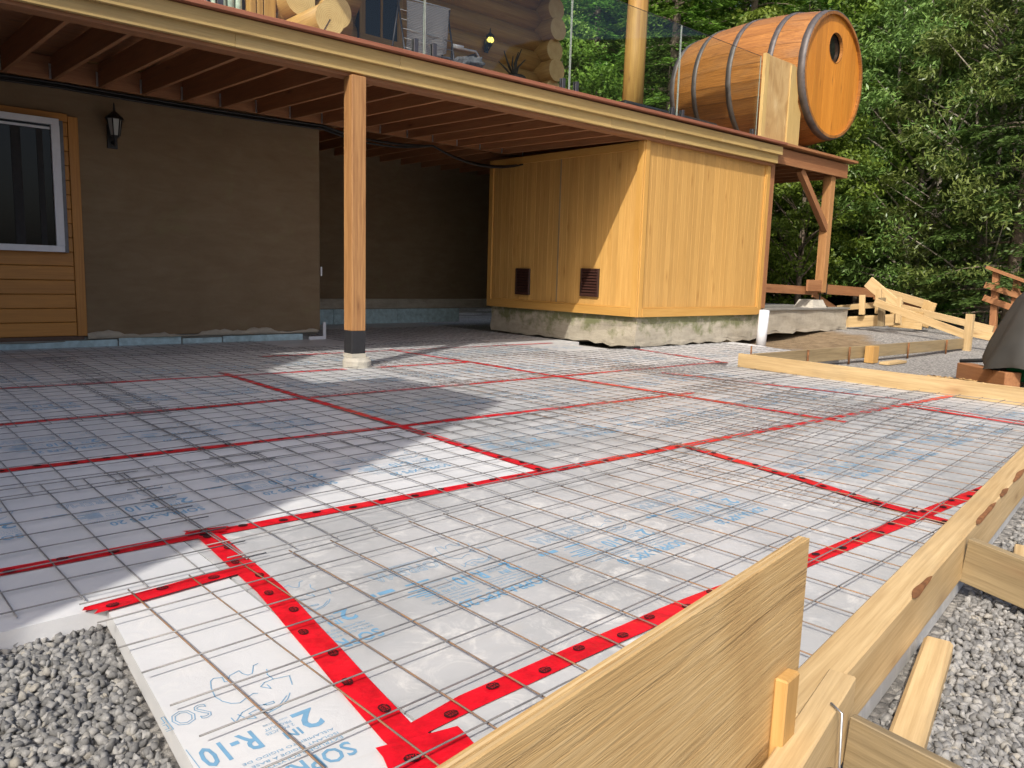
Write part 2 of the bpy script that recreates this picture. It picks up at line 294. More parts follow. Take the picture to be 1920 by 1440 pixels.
def plank(name, lo, hi, mat, parent=None, bev=.002, flip=False):
    lo = Vector(lo); hi = Vector(hi); d = hi-lo; c = (lo+hi)/2; a = max(range(3), key=lambda i: d[i])
    e = Vector((0, 0, 0)); e[a] = d[a]/2
    oth = [i for i in range(3) if i != a]; upi = 2 if a != 2 else 1
    if a == 2: oth = [0, 1]
    up = Vector((0, 0, 0)); up[upi] = 1; wi = [i for i in oth if i != upi][0]
    return bar(name, c-e, c+e, d[wi], d[upi], mat, parent, up, bev)
def tube_mesh(pts, rad, seg=8, caps=True):
    pts = [Vector(p) for p in pts]; r = rad if isinstance(rad, (list, tuple)) else [rad]*len(pts)
    V = []; F = []; prev = None
    for i, p in enumerate(pts):
        t = (pts[min(i+1, len(pts)-1)]-pts[max(i-1, 0)]).normalized()
        if prev is None: n_ = t.orthogonal().normalized()
        else: n_ = (prev-t*prev.dot(t)).normalized()
        prev = n_; b = t.cross(n_)
        for k in range(seg):
            a = 2*math.pi*k/seg; V.append(p+(n_*math.cos(a)+b*math.sin(a))*r[i])
    for i in range(len(pts)-1):
        for k in range(seg):
            a = i*seg+k; b = i*seg+(k+1) % seg; F.append((a, b, b+seg, a+seg))
    if caps: F.append(tuple(range(seg))[::-1]); F.append(tuple((len(pts)-1)*seg+k for k in range(seg)))
    return V, F
def tube(name, pts, rad, mat, parent=None, seg=8, label=None, cat=None, group=None):
    c = sum((Vector(p) for p in pts), Vector())/len(pts)
    v, f = tube_mesh([Vector(p)-c for p in pts], rad, seg); me = mesh(name, v, f, True)
    o = obj(name, me, mat, Matrix.Translation(c), parent)
    for q in me.polygons:
        if len(q.vertices) > 4: q.use_smooth = False
    return tag(o, label, cat, group)
def prism(name, poly, z0, z1, mat, parent=None, origin=None):
    """vertical prism over a polygon given in world XY"""
    c = Vector(origin) if origin else Vector((sum(p[0] for p in poly)/len(poly), sum(p[1] for p in poly)/len(poly), z0))
    n_ = len(poly); v = [(p[0]-c.x, p[1]-c.y, z0-c.z) for p in poly]+[(p[0]-c.x, p[1]-c.y, z1-c.z) for p in poly]
    ar = sum(poly[i][0]*poly[(i+1) % n_][1]-poly[(i+1) % n_][0]*poly[i][1] for i in range(n_))
    idx = list(range(n_)) if ar > 0 else list(range(n_))[::-1]
    f = [tuple(idx[::-1]), tuple(i+n_ for i in idx)]+[(idx[i], idx[(i+1) % n_], idx[(i+1) % n_]+n_, idx[i]+n_) for i in range(n_)]
    return obj(name, mesh(name, v, f), mat, Matrix.Translation(c), parent)
def lathe(name, prof, mat, at, parent=None, seg=16, axis='Z'):
    V = []; F = []
    for r, z in prof:
        for k in range(seg):
            a = 2*math.pi*k/seg; V.append((r*math.cos(a), r*math.sin(a), z))
    for i in range(len(prof)-1):
        for k in range(seg):
            a = i*seg+k; b = i*seg+(k+1) % seg; F.append((a, b, b+seg, a+seg))
    F.append(tuple(range(seg))[::-1]); F.append(tuple((len(prof)-1)*seg+k for k in range(seg)))
    return obj(name, mesh(name, V, F, False), mat, Matrix.Translation(Vector(at)), parent)
ORD = ['first', 'second', 'third', 'fourth', 'fifth', 'sixth', 'seventh', 'eighth', 'ninth', 'tenth', 'eleventh', 'twelfth']
# ---------------------------------------------------------------- ground
def sm(a, b, x):
    t = np.clip((x-a)/(b-a), 0, 1); return t*t*(3-2*t)
def hgt(x, y):
    x = np.asarray(x, float); y = np.asarray(y, float)
    d = np.hypot(x-5, y-4); fw = sm(-6, 6, (x-2)*.75+(y-2)*.66)
    h = -.058+.15*sm(10.6, 13.2, x)*sm(3.0, 5.6, y)
    h = h+fw*(sm(13, 24, d)*.9+sm(24, 70, d)*22)
    return h
def make_ground():
    ax = np.concatenate([np.linspace(-160, -12, 22), np.linspace(-10, 26, 145), np.linspace(28, 170, 48)])
    X, Y = np.meshgrid(ax, ax, indexing='ij'); Z = hgt(X, Y); n_ = len(ax)
    v = np.stack([X, Y, Z], -1).reshape(-1, 3); i = np.arange(n_*n_).reshape(n_, n_)
    f = np.stack([i[:-1, :-1], i[1:, :-1], i[1:, 1:], i[:-1, 1:]], -1).reshape(-1, 4)
    me = bpy.data.meshes.new('ground'); me.from_pydata(v.tolist(), [], f.tolist()); me.polygons.foreach_set('use_smooth', [True]*len(f))
    tag(obj('ground', me, 'ground'), 'grey gravel ground rising to the wooded hillside', None, kind='structure')
make_ground()
# ---------------------------------------------------------------- foam boards
def L0(x): return 1.165-.021*x
def L1(x): return 2.525-.038*x
def L2(x): return 3.79-.055*x
def L3(x): return 4.845-.02*x
def L4(x): return 6.25-.062*x
def L5(x): return 7.36-.03*x
def LF(x): return .405+.142*x          # inner foot of the near form
def LW(x): return 8.84
def LV(x): return 2.095-.0*x
def LA(x): return 11.08
def LS(x): return 6.17
def LB(x): return 4.22
TXT = {}
def make_texts():
    items = {'SOPRA-XPS 20': 'SOPRA-XPS 20', 'R-10': 'R-10', '2': '2', 'IN': 'IN', 'l1': 'EXTRUDED POLYSTYRENE', 'l2': 'ISOLANT RIGIDE À BASE', 'l3': 'AISLAMIENTO RÍGIDO DE', 'pp': '2 POUCES', 'pr': 'PRODUIT', 'SOPREMA': 'SOPREMA', 'psi': '20 PSI', 'tuck1': 'TUCK', 'tuck2': 'TAPE'}
    obs = {}
    for k, b in items.items():
        cu = bpy.data.curves.new('txt', 'FONT'); cu.body = b; cu.size = 1; cu.resolution_u = 2
        if k in ('SOPRA-XPS 20', 'R-10', '2', 'IN'): cu.offset = .018
        o = bpy.data.objects.new('txt', cu); C.objects.link(o); obs[k] = o
    bpy.context.view_layer.update(); dg = bpy.context.evaluated_depsgraph_get()
    for k, o in obs.items():
        me = bpy.data.meshes.new_from_object(o.evaluated_get(dg)); n_ = len(me.vertices)
        v = np.zeros(n_*3); me.vertices.foreach_get('co', v); v = v.reshape(-1, 3); TXT[k] = (v, [tuple(p.vertices) for p in me.polygons])
        bpy.data.meshes.remove(me); cu = o.data; bpy.data.objects.remove(o); bpy.data.curves.remove(cu)
make_texts()
class Soup:
    def __init__(s): s.v = []; s.f = []
    def add(s, v, f):
        b = len(s.v); s.v += [tuple(x) for x in v]; s.f += [tuple(i+b for i in q) for q in f]
    def text(s, k, x, y, w=None, h=None, z=0):
        v, f = TXT[k]; v = v.copy(); lo = v.min(0); hi = v.max(0); v -= lo
        sc_x = w/(hi[0]-lo[0]) if w else h/(hi[1]-lo[1]); sc_y = h/(hi[1]-lo[1]) if h else sc_x
        v[:, 0] = v[:, 0]*sc_x+x; v[:, 1] = v[:, 1]*sc_y+y; v[:, 2] = z; s.add(v, f)
    def rect(s, x0, y0, x1, y1, z=0): s.add([(x0, y0, z), (x1, y0, z), (x1, y1, z), (x0, y1, z)], [(0, 1, 2, 3)])
    def line(s, pts, w, z=0):
        for a, b in zip(pts[:-1], pts[1:]):
            a = Vector((a[0], a[1])); b = Vector((b[0], b[1])); d = (b-a)
            if d.length < 1e-6: continue
            d.normalize(); n_ = Vector((-d.y, d.x))*w/2; a2 = a-d*w*.3; b2 = b+d*w*.3
            s.add([(*(a2-n_), z), (*(b2-n_), z), (*(b2+n_), z), (*(a2+n_), z)], [(0, 1, 2, 3)])
def make_print():
    # local frame: u = reading direction (world -X), v = up of the lettering (world -Y); origin = upper left of the block
    s = Soup()
    s.text('SOPRA-XPS 20', 0, -.052, w=.315, h=.047)
    for i, k in enumerate(('l1', 'l2', 'l3')): s.text(k, .0, -.073-.0165*i, w=(.19, .17, .18)[i], h=.0095)
    for i, k in enumerate(('l3', 'l1', 'l2')): s.text(k, .21, -.073-.0165*i, w=(.15, .16, .13)[i], h=.0085)
    s.rect(0, -.118, .38, -.1165)
    s.text('2', .0, -.197, h=.07); s.text('IN', .050, -.150, h=.026); s.text('pp', .052, -.168, h=.009); s.text('pr', .052, -.182, h=.009); s.text('l2', .052, -.196, w=.05, h=.007)
    s.text('R-10', .125, -.197, w=.105, h=.068); s.text('psi', .25, -.14, w=.05, h=.015); s.text('pr', .25, -.165, w=.05, h=.012); s.text('l3', .25, -.203, w=.10, h=.006)
    s.rect(0, -.211, .38, -.2095); s.rect(.24, -.211, .2415, -.118)
    for i in range(5): s.rect(.31, -.135-.013*i, .31+.05+.02*(i % 3), -.129-.013*i)
    s.rect(.40, -.235, .45, -.215); s.rect(.46, -.235, .475, -.215); s.rect(.28, -.232, .36, -.222)
    # outlined animal mark traced from the near board, and outlined name
    z = lambda pts: [(.69-G(300+x/4.8, 1140+y/4.8).x, 1.15-G(300+x/4.8, 1140+y/4.8).y) for x, y in pts]
    for pl in ([(495, 800), (460, 720), (455, 660), (480, 635), (560, 625), (580, 665), (610, 660), (625, 610), (710, 565), (740, 590), (790, 605), (830, 590), (840, 520), (880, 500)],
               [(495, 800), (560, 840), (640, 860), (720, 855), (790, 800), (840, 770), (880, 770)],
               [(960, 550), (965, 600), (1020, 640), (940, 670), (905, 710), (1000, 725), (965, 690)], [(1020, 640), (1165, 610), (1190, 690)],
               [(640, 990), (680, 1030), (740, 940), (850, 880), (960, 870)], [(700, 960), (790, 1000), (870, 990), (800, 950), (860, 920), (940, 910)],
               [(880, 950), (980, 940), (1080, 890), (1150, 820), (1170, 765)], [(900, 932), (1000, 918), (1085, 862), (1140, 790)], [(930, 870), (1020, 840), (1030, 855), (960, 875), (930, 870)]):
        s.line(z(pl), .0022)
    v, f = TXT['SOPREMA']; lo = v.min(0); hi = v.max(0); ed = {}
    for q in f:
        for i in range(len(q)):
            e = tuple(sorted((q[i], q[(i+1) % len(q)]))); ed[e] = ed.get(e, 0)+1
    for (a, b), c in ed.items():
        if c == 1: s.line([(.16+(v[i][0]-lo[0])/(hi[0]-lo[0])*.25, -.345+(v[i][1]-lo[1])/(hi[1]-lo[1])*.055) for i in (a, b)], .0018)
    for i in range(3): s.rect(.16, -.358-.007*i, .41, -.3565-.007*i)
    me = mesh('printed_lettering', [(-x, -y, 0) for x, y, z_ in s.v], s.f); return me
PRINT = make_print()
PCL = {}
def print_clip(umax):
    k = round(umax, 2)
    if k >= .48: return PRINT
    if k not in PCL:
        V = [tuple(v.co) for v in PRINT.vertices]; F = [tuple(p.vertices) for p in PRINT.polygons if min(V[i][0] for i in p.vertices) > -k]
        us = sorted({i for q in F for i in q}); mp = {o_: n_ for n_, o_ in enumerate(us)}; PCL[k] = mesh('printed_lettering', [V[i] for i in us], [tuple(mp[i] for i in q) for q in F])
    return PCL[k]
def foam_board(row, k, x0, x1, lo, hi, rowname, prints=(), cut=None):
    nseg = 6; poly = [(x0+(x1-x0)*i/nseg, lo(x0+(x1-x0)*i/nseg)+.0015) for i in range(nseg+1)]+[(x1+(x0-x1)*i/nseg, hi(x1+(x0-x1)*i/nseg)-.0015) for i in range(nseg+1)]
    if cut: poly = cut
    poly = [(p[0]+(.0015 if p[0] <= x0+1e-6 else -.0015 if p[0] >= x1-1e-6 else 0), p[1]) for p in poly]
    dz = random.uniform(-.0012, .0012)
    o = prism('insulation_board', poly, -.052, dz, 'foam_white_lifted' if x0 < .8 else 'foam_clean' if row in 'degh' else 'foam'); tag(o, f'white foam board, {ORD[k]} from left in the {rowname}', 'foam board', 'foam insulation boards')
    for px, py in prints: obj('printed_lettering', print_clip(.25 if abs(px-.69) < .01 else px-x0-.01), 'ink_blue', Matrix.Translation((px, py, dz+.0008)), o)['kind'] = 'stuff'
    return o
foam_board('z', 0, .455, .825, lambda x: .53, LV, 'narrow corner strip beside left gravel', [(.69, 1.15)], cut=[(.42, .50), (.825, .52), (.825, 2.094), (.505, 2.094), (.44, 1.3)])
R1 = 'trimmed strips along the front form'
foam_board('f', 0, .83, 3.19, LF, L0, R1); foam_board('f', 1, 3.19, 5.7, LF, L0, R1)
RA = 'row behind the front strips'
PA = [(1.546, 1.515), (.985, 1.52), (2.13, 1.46), (2.72, 1.50)]
foam_board('a', 0, .83, 3.22, L0, L1, RA, PA)
foam_board('a', 1, 3.22, 5.83, L0, L1, RA, [(3.8, 1.5), (4.4, 1.48), (5.0, 1.5), (5.6, 1.47)]); foam_board('a', 2, 5.83, 6.78, L0, L1, RA, [(6.4, 1.5)])
foam_board('l', 0, -1.3, .83, LV, L1, 'short row at the gravel edge')
for rn, lo, hi, js, nm, py in (('b', L1, L2, (-1.3, 2.42, 4.87, 6.93), 'second full row from the front', 2.80),
                               ('c', L2, L3, (-1.3, 2.43, 4.83, 6.98), 'third full row from the front', 3.98)):
    for k in range(3):
        pr = [(x, py+random.uniform(-.05, .05)) for x in np.arange(js[k]+(.45 if k else 1.75), js[k+1]-.05, .56)]
        foam_board(rn, k, js[k], js[k+1], lo, hi, nm, pr)
js = (-1.3, 2.45, 4.79, 7.24)
for k in range(3): foam_board('d', k, js[k], js[k+1], L3, L4, 'row just before the post', [(x, 5.2) for x in np.arange(js[k]+(.5 if k else 1.9), js[k+1]-.1, .57)])
foam_board('d', 3, 7.24, 9.7, LB, LS, 'row just before the post', [(8.0, 5.0), (8.7, 5.1)], cut=[(7.24, 4.24), (9.0, 4.24), (9.75, 5.85), (9.8, 6.19), (7.66, 6.19), (7.24, 6.19)])
js = (-1.3, 1.75, 4.74, 7.235)
for k in range(3): foam_board('e', k, js[k], js[k+1], L4, L5, 'row around the timber post', [(x, 6.5) for x in np.arange(js[k]+(.5 if k else 1.9), js[k+1]-.1, .6)])
js = (-1.3, 2.5, 4.9, 7.60)
for k in range(3): foam_board('g', k, js[k], js[k+1], L5, LW, 'row lying against the stucco wall')
foam_board('h', 0, 4.76, 7.64, lambda x: 8.845, LA, 'dark recess under the deck')
# ---------------------------------------------------------------- red tape
def stamp_mesh():
    s = Soup(); n_ = 20; s.add([((.016+.001*math.sin(9*i))*math.cos(2*math.pi*i/n_), (.0125+.001*math.cos(7*i))*math.sin(2*math.pi*i/n_), 0) for i in range(n_)], [tuple(range(n_))]); return mesh('tape_stamp', s.v, s.f)
def stamp_text():
    s = Soup(); s.text('tuck1', -.011, .0012, w=.022, h=.0065); s.text('tuck2', -.011, -.008, w=.022, h=.0065); return mesh('stamp_lettering', s.v, s.f)
STAMP = stamp_mesh(); STXT = stamp_text()
def tape(pts, label, z=.0022, w=.06, stamps=True, far=4.2):
    pts = [Vector((p[0], p[1])) for p in pts]; res = []
    for a, b in zip(pts[:-1], pts[1:]):
        k = max(1, int((b-a).length/.12)); res += [a+(b-a)*i/k for i in range(k)]
    res.append(pts[-1]); c = res[0]; V = []; F = []; n_ = len(res)
    for i, p in enumerate(res):
        t = (res[min(i+1, n_-1)]-res[max(i-1, 0)]).normalized(); nn = Vector((-t.y, t.x)); j = random.uniform(-.0018, .0018)
        zz = z+random.uniform(0, .0012); tear = (random.uniform(-.02, .02) if i in (0, n_-1) else 0)
        for k, sgn in enumerate((-1, -.33, .33, 1)):
            q = p+nn*(w/2*sgn+j)+t*(random.uniform(-.018, .018) if i in (0, n_-1) else 0); V.append((q.x-c.x, q.y-c.y, zz+(random.uniform(0, .0012) if abs(sgn) < 1 else 0)))
    for i in range(n_-1):
        for k in range(3): F.append((i*4+k, i*4+4+k, i*4+5+k, i*4+1+k))
    o = obj('tape_strip', mesh('tape_strip', V, F, True), 'tape_red', Matrix.Translation((c.x, c.y, 0))); tag(o, label, 'tape', 'red tape over the foam joints')
    if not o.data.polygons[0].normal.z > 0: o.data.flip_normals()
    if stamps:
        s = .05; tot = 0
        for a, b in zip(res[:-1], res[1:]):
            l = (b-a).length
            while s < tot+l:
                p = a+(b-a)*((s-tot)/l); d = (b-a).normalized()
                if p.length < far:
                    side = 1 if int(s/.135) % 2 else -1; q = p+Vector((-d.y, d.x))*.011*side
                    m = Matrix.Translation((q.x, q.y, z+.0036)) @ Matrix.Rotation(math.atan2(d.y, d.x)+math.pi+random.uniform(-.1, .1), 4, 'Z')
                    st = obj('tape_stamp', STAMP, 'ink_black', m, o)
                    if p.length < 2.6: obj('stamp_lettering', STXT, 'tape_red', m @ Matrix.Translation((0, 0, .0006)), st)
                s += .135
            tot += l
    return o
tape([(x, L1(x)) for x in (-.5, .9, 1.3, 2.4, 3.4, 4.8, 6.1, 6.95)], 'long red tape strip running from the left shade to the right form board')
tape([(x, L2(x)) for x in (-.6, 2.1, 3.5, 5.05)], 'red tape strip along the second joint, crossing the big shadow edge')
tape([(x, L3(x)) for x in (-.6, 2.4, 3.8, 5.0, 7.27)], 'long red tape strip across the shadow corner towards the shed')
tape([(x, L4(x)) for x in (-.6, 2.4, 3.45)], 'red tape strip ending at the concrete pier'); tape([(x, L4(x)) for x in (3.78, 4.3, 4.8)], 'short red tape strip right of the concrete pier')
tape([(2.455, 6.3), (2.44, 4.9), (2.43, 3.6), (2.405, 2.40)], 'red tape strip running away from the long strip through the shade', z=.0045)
tape([(4.78, 6.02), (4.79, 4.7), (4.84, 3.5), (4.86, 2.2)], 'red tape strip running away across the sunny middle boards', z=.0045)
tape([(4.73, 7.3), (4.76, 5.94)], 'faint red tape strip beyond the post towards the dark recess', z=.0045)
tape([(x, L5(x)) for x in (3.2, 4.6, 7.1)], 'red tape strip along the edge of the deck shadow')
tape([(.91, 2.50), (.875, 1.94), (.80, 1.36), (.775, 1.15), (.775, .93)], 'wide bright red tape strip with stamps running to the near corner', z=.0045, w=.072)
tape([(.72, .93), (.80, 1.145), (.95, 1.16), (1.74, 1.168), (2.25, 1.13), (3.03, 1.105), (3.86, 1.075)], 'bright red tape strip passing behind the plywood towards the front form', z=.0026)
tape([(3.38, 2.37), (3.25, 1.66), (3.15, 1.28), (3.105, .93)], 'red tape strip ending at the front form board', z=.0062)
tape([(.465, 2.085), (.65, 2.10), (.90, 2.125)], 'short pink-red tape strip at the gravel edge', z=.0062)
tape([(5.93, 2.32), (5.86, 1.9), (5.79, 1.3)], 'red tape strip beside the far right form board', z=.0062); tape([(6.05, 2.3), (6.0, 1.9), (5.95, 1.45)], 'thin second red tape strip beside the far right form board', z=.0026, w=.03, stamps=False)
tape([(7.52, 6.12), (7.36, 5.3), (7.22, 4.62)], 'red tape strip starting at the corner of the concrete footing', z=.0045)
tape([(5.86, 4.45), (6.05, 3.4), (6.24, 2.38)], 'faint thin red tape strip left of the right form board', z=.0045, w=.045)
tape([(.70, 1.09), (.86, 1.05)], 'torn red tape patch at the near tape crossing', z=.0078, w=.10, stamps=True); tape([(.745, 1.0), (.91, .975)], 'lower torn red tape patch beside the plywood edge', z=.0085, w=.085); tape([(.86, 2.52), (.97, 2.49)], 'small torn tape tab in the shade corner', z=.0078, w=.05)
# ---------------------------------------------------------------- wire mesh
WV = {}
def wire_mesh(length, var):
    key = (round(length, 2), var)
    if key not in WV:
        r_ = random.Random(hash(key) % 9999); k = 9; pts = []
        ph = r_.uniform(0, 6); am = r_.uniform(.0005, .0035); az = r_.uniform(.0005, .004); pz = r_.uniform(0, 6)
        for i in range(k): t = i/(k-1); pts.append(((t-.5)*length, am*math.sin(ph+5*t), az*math.sin(pz+6*t)))
        v, f = tube_mesh(pts, .0021, 5); WV[key] = mesh('wire', v, f, True)
    return WV[key]
def clipw(a, b):
    t0, t1 = 0., 1.
    hp = [((-.139, 1.), .515)]
    my = (a.y+b.y)/2; mx_ = (a.x+b.x)/2
    if my < 4.3: hp.append(((-1., .1027), -6.53))
    if mx_ > 7.64 or max(a.x, b.x) > 8.2: hp.append(((0., -1.), -6.17))
    for (nx, ny), d in hp:
        fa = nx*a.x+ny*a.y-d; fb_ = nx*b.x+ny*b.y-d
        if fa < 0 and fb_ < 0: return None
        if fa < 0: t0 = max(t0, fa/(fa-fb_))
        elif fb_ < 0: t1 = min(t1, fa/(fa-fb_))
    if t1-t0 < .05: return None
    return t0, t1
def put_wire(M4, ln, var, mat, t):
    ex = M4.to_3x3() @ Vector((1, 0, 0)); c = M4.translation; cl = clipw(c-ex*ln/2, c+ex*ln/2)
    if not cl: return
    l2 = round(ln*(cl[1]-cl[0]), 2); sh = ((cl[0]+cl[1])/2-.5)*ln
    obj('wire', wire_mesh(l2, var), mat, M4 @ Matrix.Translation((sh, 0, 0)), t)
def mesh_sheet(cx, cy, lx, ly, rotd, z, mat, label, dropx=(), dropy=()):
    t = thing('wire_mesh_sheet', label, 'wire mesh', (cx, cy, 0), 'welded wire mesh sheets on the foam'); R = Matrix.Translation((cx, cy, z if cy < 2.5 else .6*z)) @ Matrix.Rotation(math.radians(rotd), 4, 'Z')
    nx = int(round(lx/.1524)); ny = int(round(ly/.1524)); sp = .1524
    for i in range(nx+1):
        x = (i-nx/2)*sp
        put_wire(R @ Matrix.Translation((x+random.uniform(-.003, .003), 0, -.005)) @ Matrix.Rotation(math.pi/2+random.uniform(-.004, .004), 4, 'Z'), ly+.06, i % 4, mat, t)
    for j in range(ny+1):
        y = (j-ny/2)*sp
        put_wire(R @ Matrix.Translation((0, y+random.uniform(-.003, .003), 0)) @ Matrix.Rotation(random.uniform(-.003, .003), 4, 'Z'), lx+(.26 if cy < 1.5 else .1), j % 4, 'wire_grey', t)
    return t
MS = [  # centre, size, turn, height, look, label
 (1.82, 1.39, 2.44, 1.52, 1.8, .021, 'wire_rust', 'rusty wire mesh sheet over the near foam with blue lettering'),
 (4.15, 1.62, 2.44, 1.52, 5.5, .030, 'wire_rust', 'rusty wire mesh sheet nearest the right end of the front form'),
 (5.75, 1.72, 1.83, 1.37, 3.0, .040, 'wire_grey', 'grey wire mesh sheet in the right corner between the form boards'),
 (-.30, 2.78, 2.44, 1.22, .6, .020, 'wire_grey', 'grey wire mesh sheet over the gravel edge at the left'),
 (2.12, 2.84, 2.44, 1.22, 1.2, .026, 'wire_grey', 'grey wire mesh sheet along the edge of the big shadow'),
 (4.55, 2.90, 2.44, 1.37, 3.6, .034, 'wire_rust', 'brownish wire mesh sheet in the sunny middle of the slab'),
 (6.05, 3.05, 1.68, 1.37, 1.5, .024, 'wire_grey', 'grey wire mesh sheet before the far right form board'),
 (.25, 4.05, 2.44, 1.52, .2, .024, 'wire_grey', 'grey wire mesh sheet in deep shade at the left, second from the gravel'),
 (2.55, 4.10, 2.44, 1.52, 1.0, .020, 'wire_grey', 'grey wire mesh sheet under the middle of the big shadow'),
 (4.85, 4.15, 2.44, 1.52, 2.2, .028, 'wire_rust', 'brownish wire mesh sheet just right of the shadow tip'),
 (6.35, 4.25, 1.37, 1.22, 1.0, .020, 'wire_grey', 'grey wire mesh sheet at the inner corner of the form boards'),
 (.30, 5.50, 2.44, 1.52, .0, .020, 'wire_grey', 'grey wire mesh sheet in shade at the left, third from the gravel'),
 (2.60, 5.55, 2.44, 1.52, .5, .026, 'wire_grey', 'grey wire mesh sheet half in sun in front of the timber post'),
 (4.95, 5.55, 2.44, 1.52, .8, .022, 'wire_rust', 'brownish wire mesh sheet in sun right of the timber post'),
 (7.55, 5.25, 3.66, 1.83, .4, .020, 'wire_grey', 'grey wire mesh sheet running along the concrete footing of the shed'),
 (.40, 7.00, 2.44, 1.68, .3, .020, 'wire_grey', 'grey wire mesh sheet below the window wall'),
 (2.75, 7.05, 2.44, 1.68, -.3, .020, 'wire_grey', 'grey wire mesh sheet under the deck left of the post'),
 (5.15, 7.05, 2.44, 1.68, .2, .020, 'wire_grey', 'grey wire mesh sheet under the deck right of the post'),
 (1.60, 8.25, 4.27, .91, .0, .022, 'wire_grey', 'narrow grey wire mesh sheet along the foot of the stucco wall'),
 (6.15, 8.90, 2.74, 2.13, .0, .022, 'wire_grey', 'grey wire mesh sheet deep in the dark recess'),
 (4.75, 2.35, 2.13, 1.07, 8.5, .043, 'wire_grey', 'loose wire mesh sheet lying askew on top of the middle sheets')]
for a in MS: mesh_sheet(*a)
#CONTINUE
# ---------------------------------------------------------------- house: lower storey, log storey, roof, unseen wing
house = thing('log_house', 'two-storey house with brown stucco basement and golden log walls above', 'house', (4.68, 8.8, 0))
def hb(name, lo, hi, mat, **k): return plank(name, lo, hi, mat, house, **k)
hb('stucco_wall', (-2.3, 8.80, .11), (4.68, 9.10, 2.76), 'stucco', bev=.006); hb('stucco_wall', (4.38, 9.10, .11), (4.679, 11.1, 2.76), 'stucco', bev=.006)
hb('back_wall', (4.38, 11.10, .40), (11.2, 11.42, 2.80), 'stucco'); hb('foundation_band', (4.68, 11.07, .24), (11.2, 11.42, .40), 'concrete', bev=.01)
hb('foundation_band', (-2.3, 8.815, .055), (4.66, 9.08, .11), 'concrete_wet', bev=.01)
def ledge(x0, x1, zb, amp, dep, mat):
    V = []; F = []; n_ = int((x1-x0)/.05)
    for i in range(n_+1):
        x_ = x0+(x1-x0)*i/n_; zt = zb+.03+amp*(.5+.5*math.sin(i*.55)+.6*math.sin(i*.21+1)+random.uniform(-.3, .3)); d_ = dep*(.6+.4*math.sin(i*.37+2)+random.uniform(-.15, .15)); V += [(x_, 8.799, zt), (x_, 8.799-d_*.5, zt-.004), (x_, 8.799-d_, zb+.006), (x_, 8.799, zb)]
    for i in range(n_):
        b = i*4; F += [(b, b+1, b+5, b+4), (b+1, b+2, b+6, b+5), (b+2, b+3, b+7, b+6)]
    c = Vector(((x0+x1)/2, 8.8, zb)); obj('plaster_ledge', mesh('plaster_ledge', [Vector(v)-c for v in V], F, True), mat, Matrix.Translation(c), house)
ledge(2.06, 4.64, .085, .035, .045, 'concrete'); ledge(-1.0, 2.05, .06, .012, .03, 'concrete_wet')
# siding field with window
for i in range(6):
    z0 = .125+i*.139; hb('siding_board', (.1, 8.765, z0+.002), (1.965, 8.80, z0+.137), 'siding_wood', bev=.005)
for i in range(9):
    z0 = .959+i*.139; hb('siding_board', (1.905, 8.765, z0+.002), (1.965, 8.80, min(z0+.137, 2.20)), 'siding_wood', bev=.005)
hb('corner_board', (1.967, 8.755, .125), (2.055, 8.80, 2.26), 'siding_wood'); hb('head_board', (.1, 8.757, 2.205), (1.965, 8.80, 2.28), 'siding_wood')
hb('sill_shadow_board', (.1, 8.775, .085), (2.03, 8.80, .123), 'roof_brown')  # dark strip painted in as the shadow line under the siding
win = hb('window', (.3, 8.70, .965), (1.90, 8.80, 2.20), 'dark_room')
def wpart(name, lo, hi, mat, par=win): return plank(name, lo, hi, mat, par)
for z0, z1 in ((.955, 1.015), (2.15, 2.21)): wpart('window_frame', (.3, 8.66, z0), (1.87, 8.70, z1), 'frame_white')
wpart('window_frame', (1.80, 8.658, 1.015), (1.872, 8.70, 2.15), 'frame_white'); wpart('window_frame', (1.872, 8.69, .95), (1.91, 8.80, 2.2), 'metal_dark')
wpart('window_pane', (.3, 8.690, 1.017), (1.797, 8.697, 2.147), 'window_glass'); wpart('window_sash', (.3, 8.675, 2.105), (1.797, 8.69, 2.127), 'frame_white')
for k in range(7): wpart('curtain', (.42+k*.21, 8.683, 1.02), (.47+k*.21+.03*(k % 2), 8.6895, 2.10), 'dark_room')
# logs
def logx(x0, x1, y, z, r, ends=True, name='log'):
    pts = [(x0, y, z)]+[(x0+(x1-x0)*t, y+random.uniform(-.006, .006), z+random.uniform(-.006, .006)) for t in (.2, .4, .6, .8)]+[(x1, y, z)]
    return log_(pts, r, name)
def logy(x, y0, y1, z, r, name='log'): return log_([(x, y0+(y1-y0)*t, z) for t in (0, .25, .5, .75, 1)], r, name)
def log_(pts, r, name='log', par=None):
    c = (Vector(pts[0])+Vector(pts[-1]))/2; m = axes(pts[0], pts[-1]); inv = m.inverted(); v, f = tube_mesh([inv @ Vector(p) for p in pts], r, 20)
    me = mesh('log', v, f, True); o = obj(name, me, 'log_wood', m, par or house); me.materials.append(MT['log_end'])
    for q in me.polygons:
        if len(q.vertices) > 4: q.use_smooth = False; q.material_index = 1
    return o
for k in range(10): logx(-2.3 if k > 6 else 4.04, 4.95+.12*(k % 2), 8.66, 3.02+k*.345, .18)
logx(-2.3, .6, 8.66, 3.02, .18); logx(-2.3, .6, 8.66, 3.365, .18)
for k in range(9): logy(4.17, 7.60 if k == 1 else 8.25, 11.2, 3.07+k*.345, .165 if k == 1 else .175)
logy(4.62, 8.25, 8.8, 3.30, .18); logy(4.60, 8.22, 8.8, 3.72, .18)
for k in range(10): logx(4.3, 10.62+.06*(k % 2), 11.24, 3.0+k*.36, .2)
for k in range(9): logy(10.52, 10.72+.07*(k % 2), 13.2, 3.17+k*.36, .2)
bar('drying_crack', (4.17, 7.5985, 3.41), (4.09, 7.5985, 3.27), .004, .012, 'roof_brown', house, up=(.8, 0, -.5))
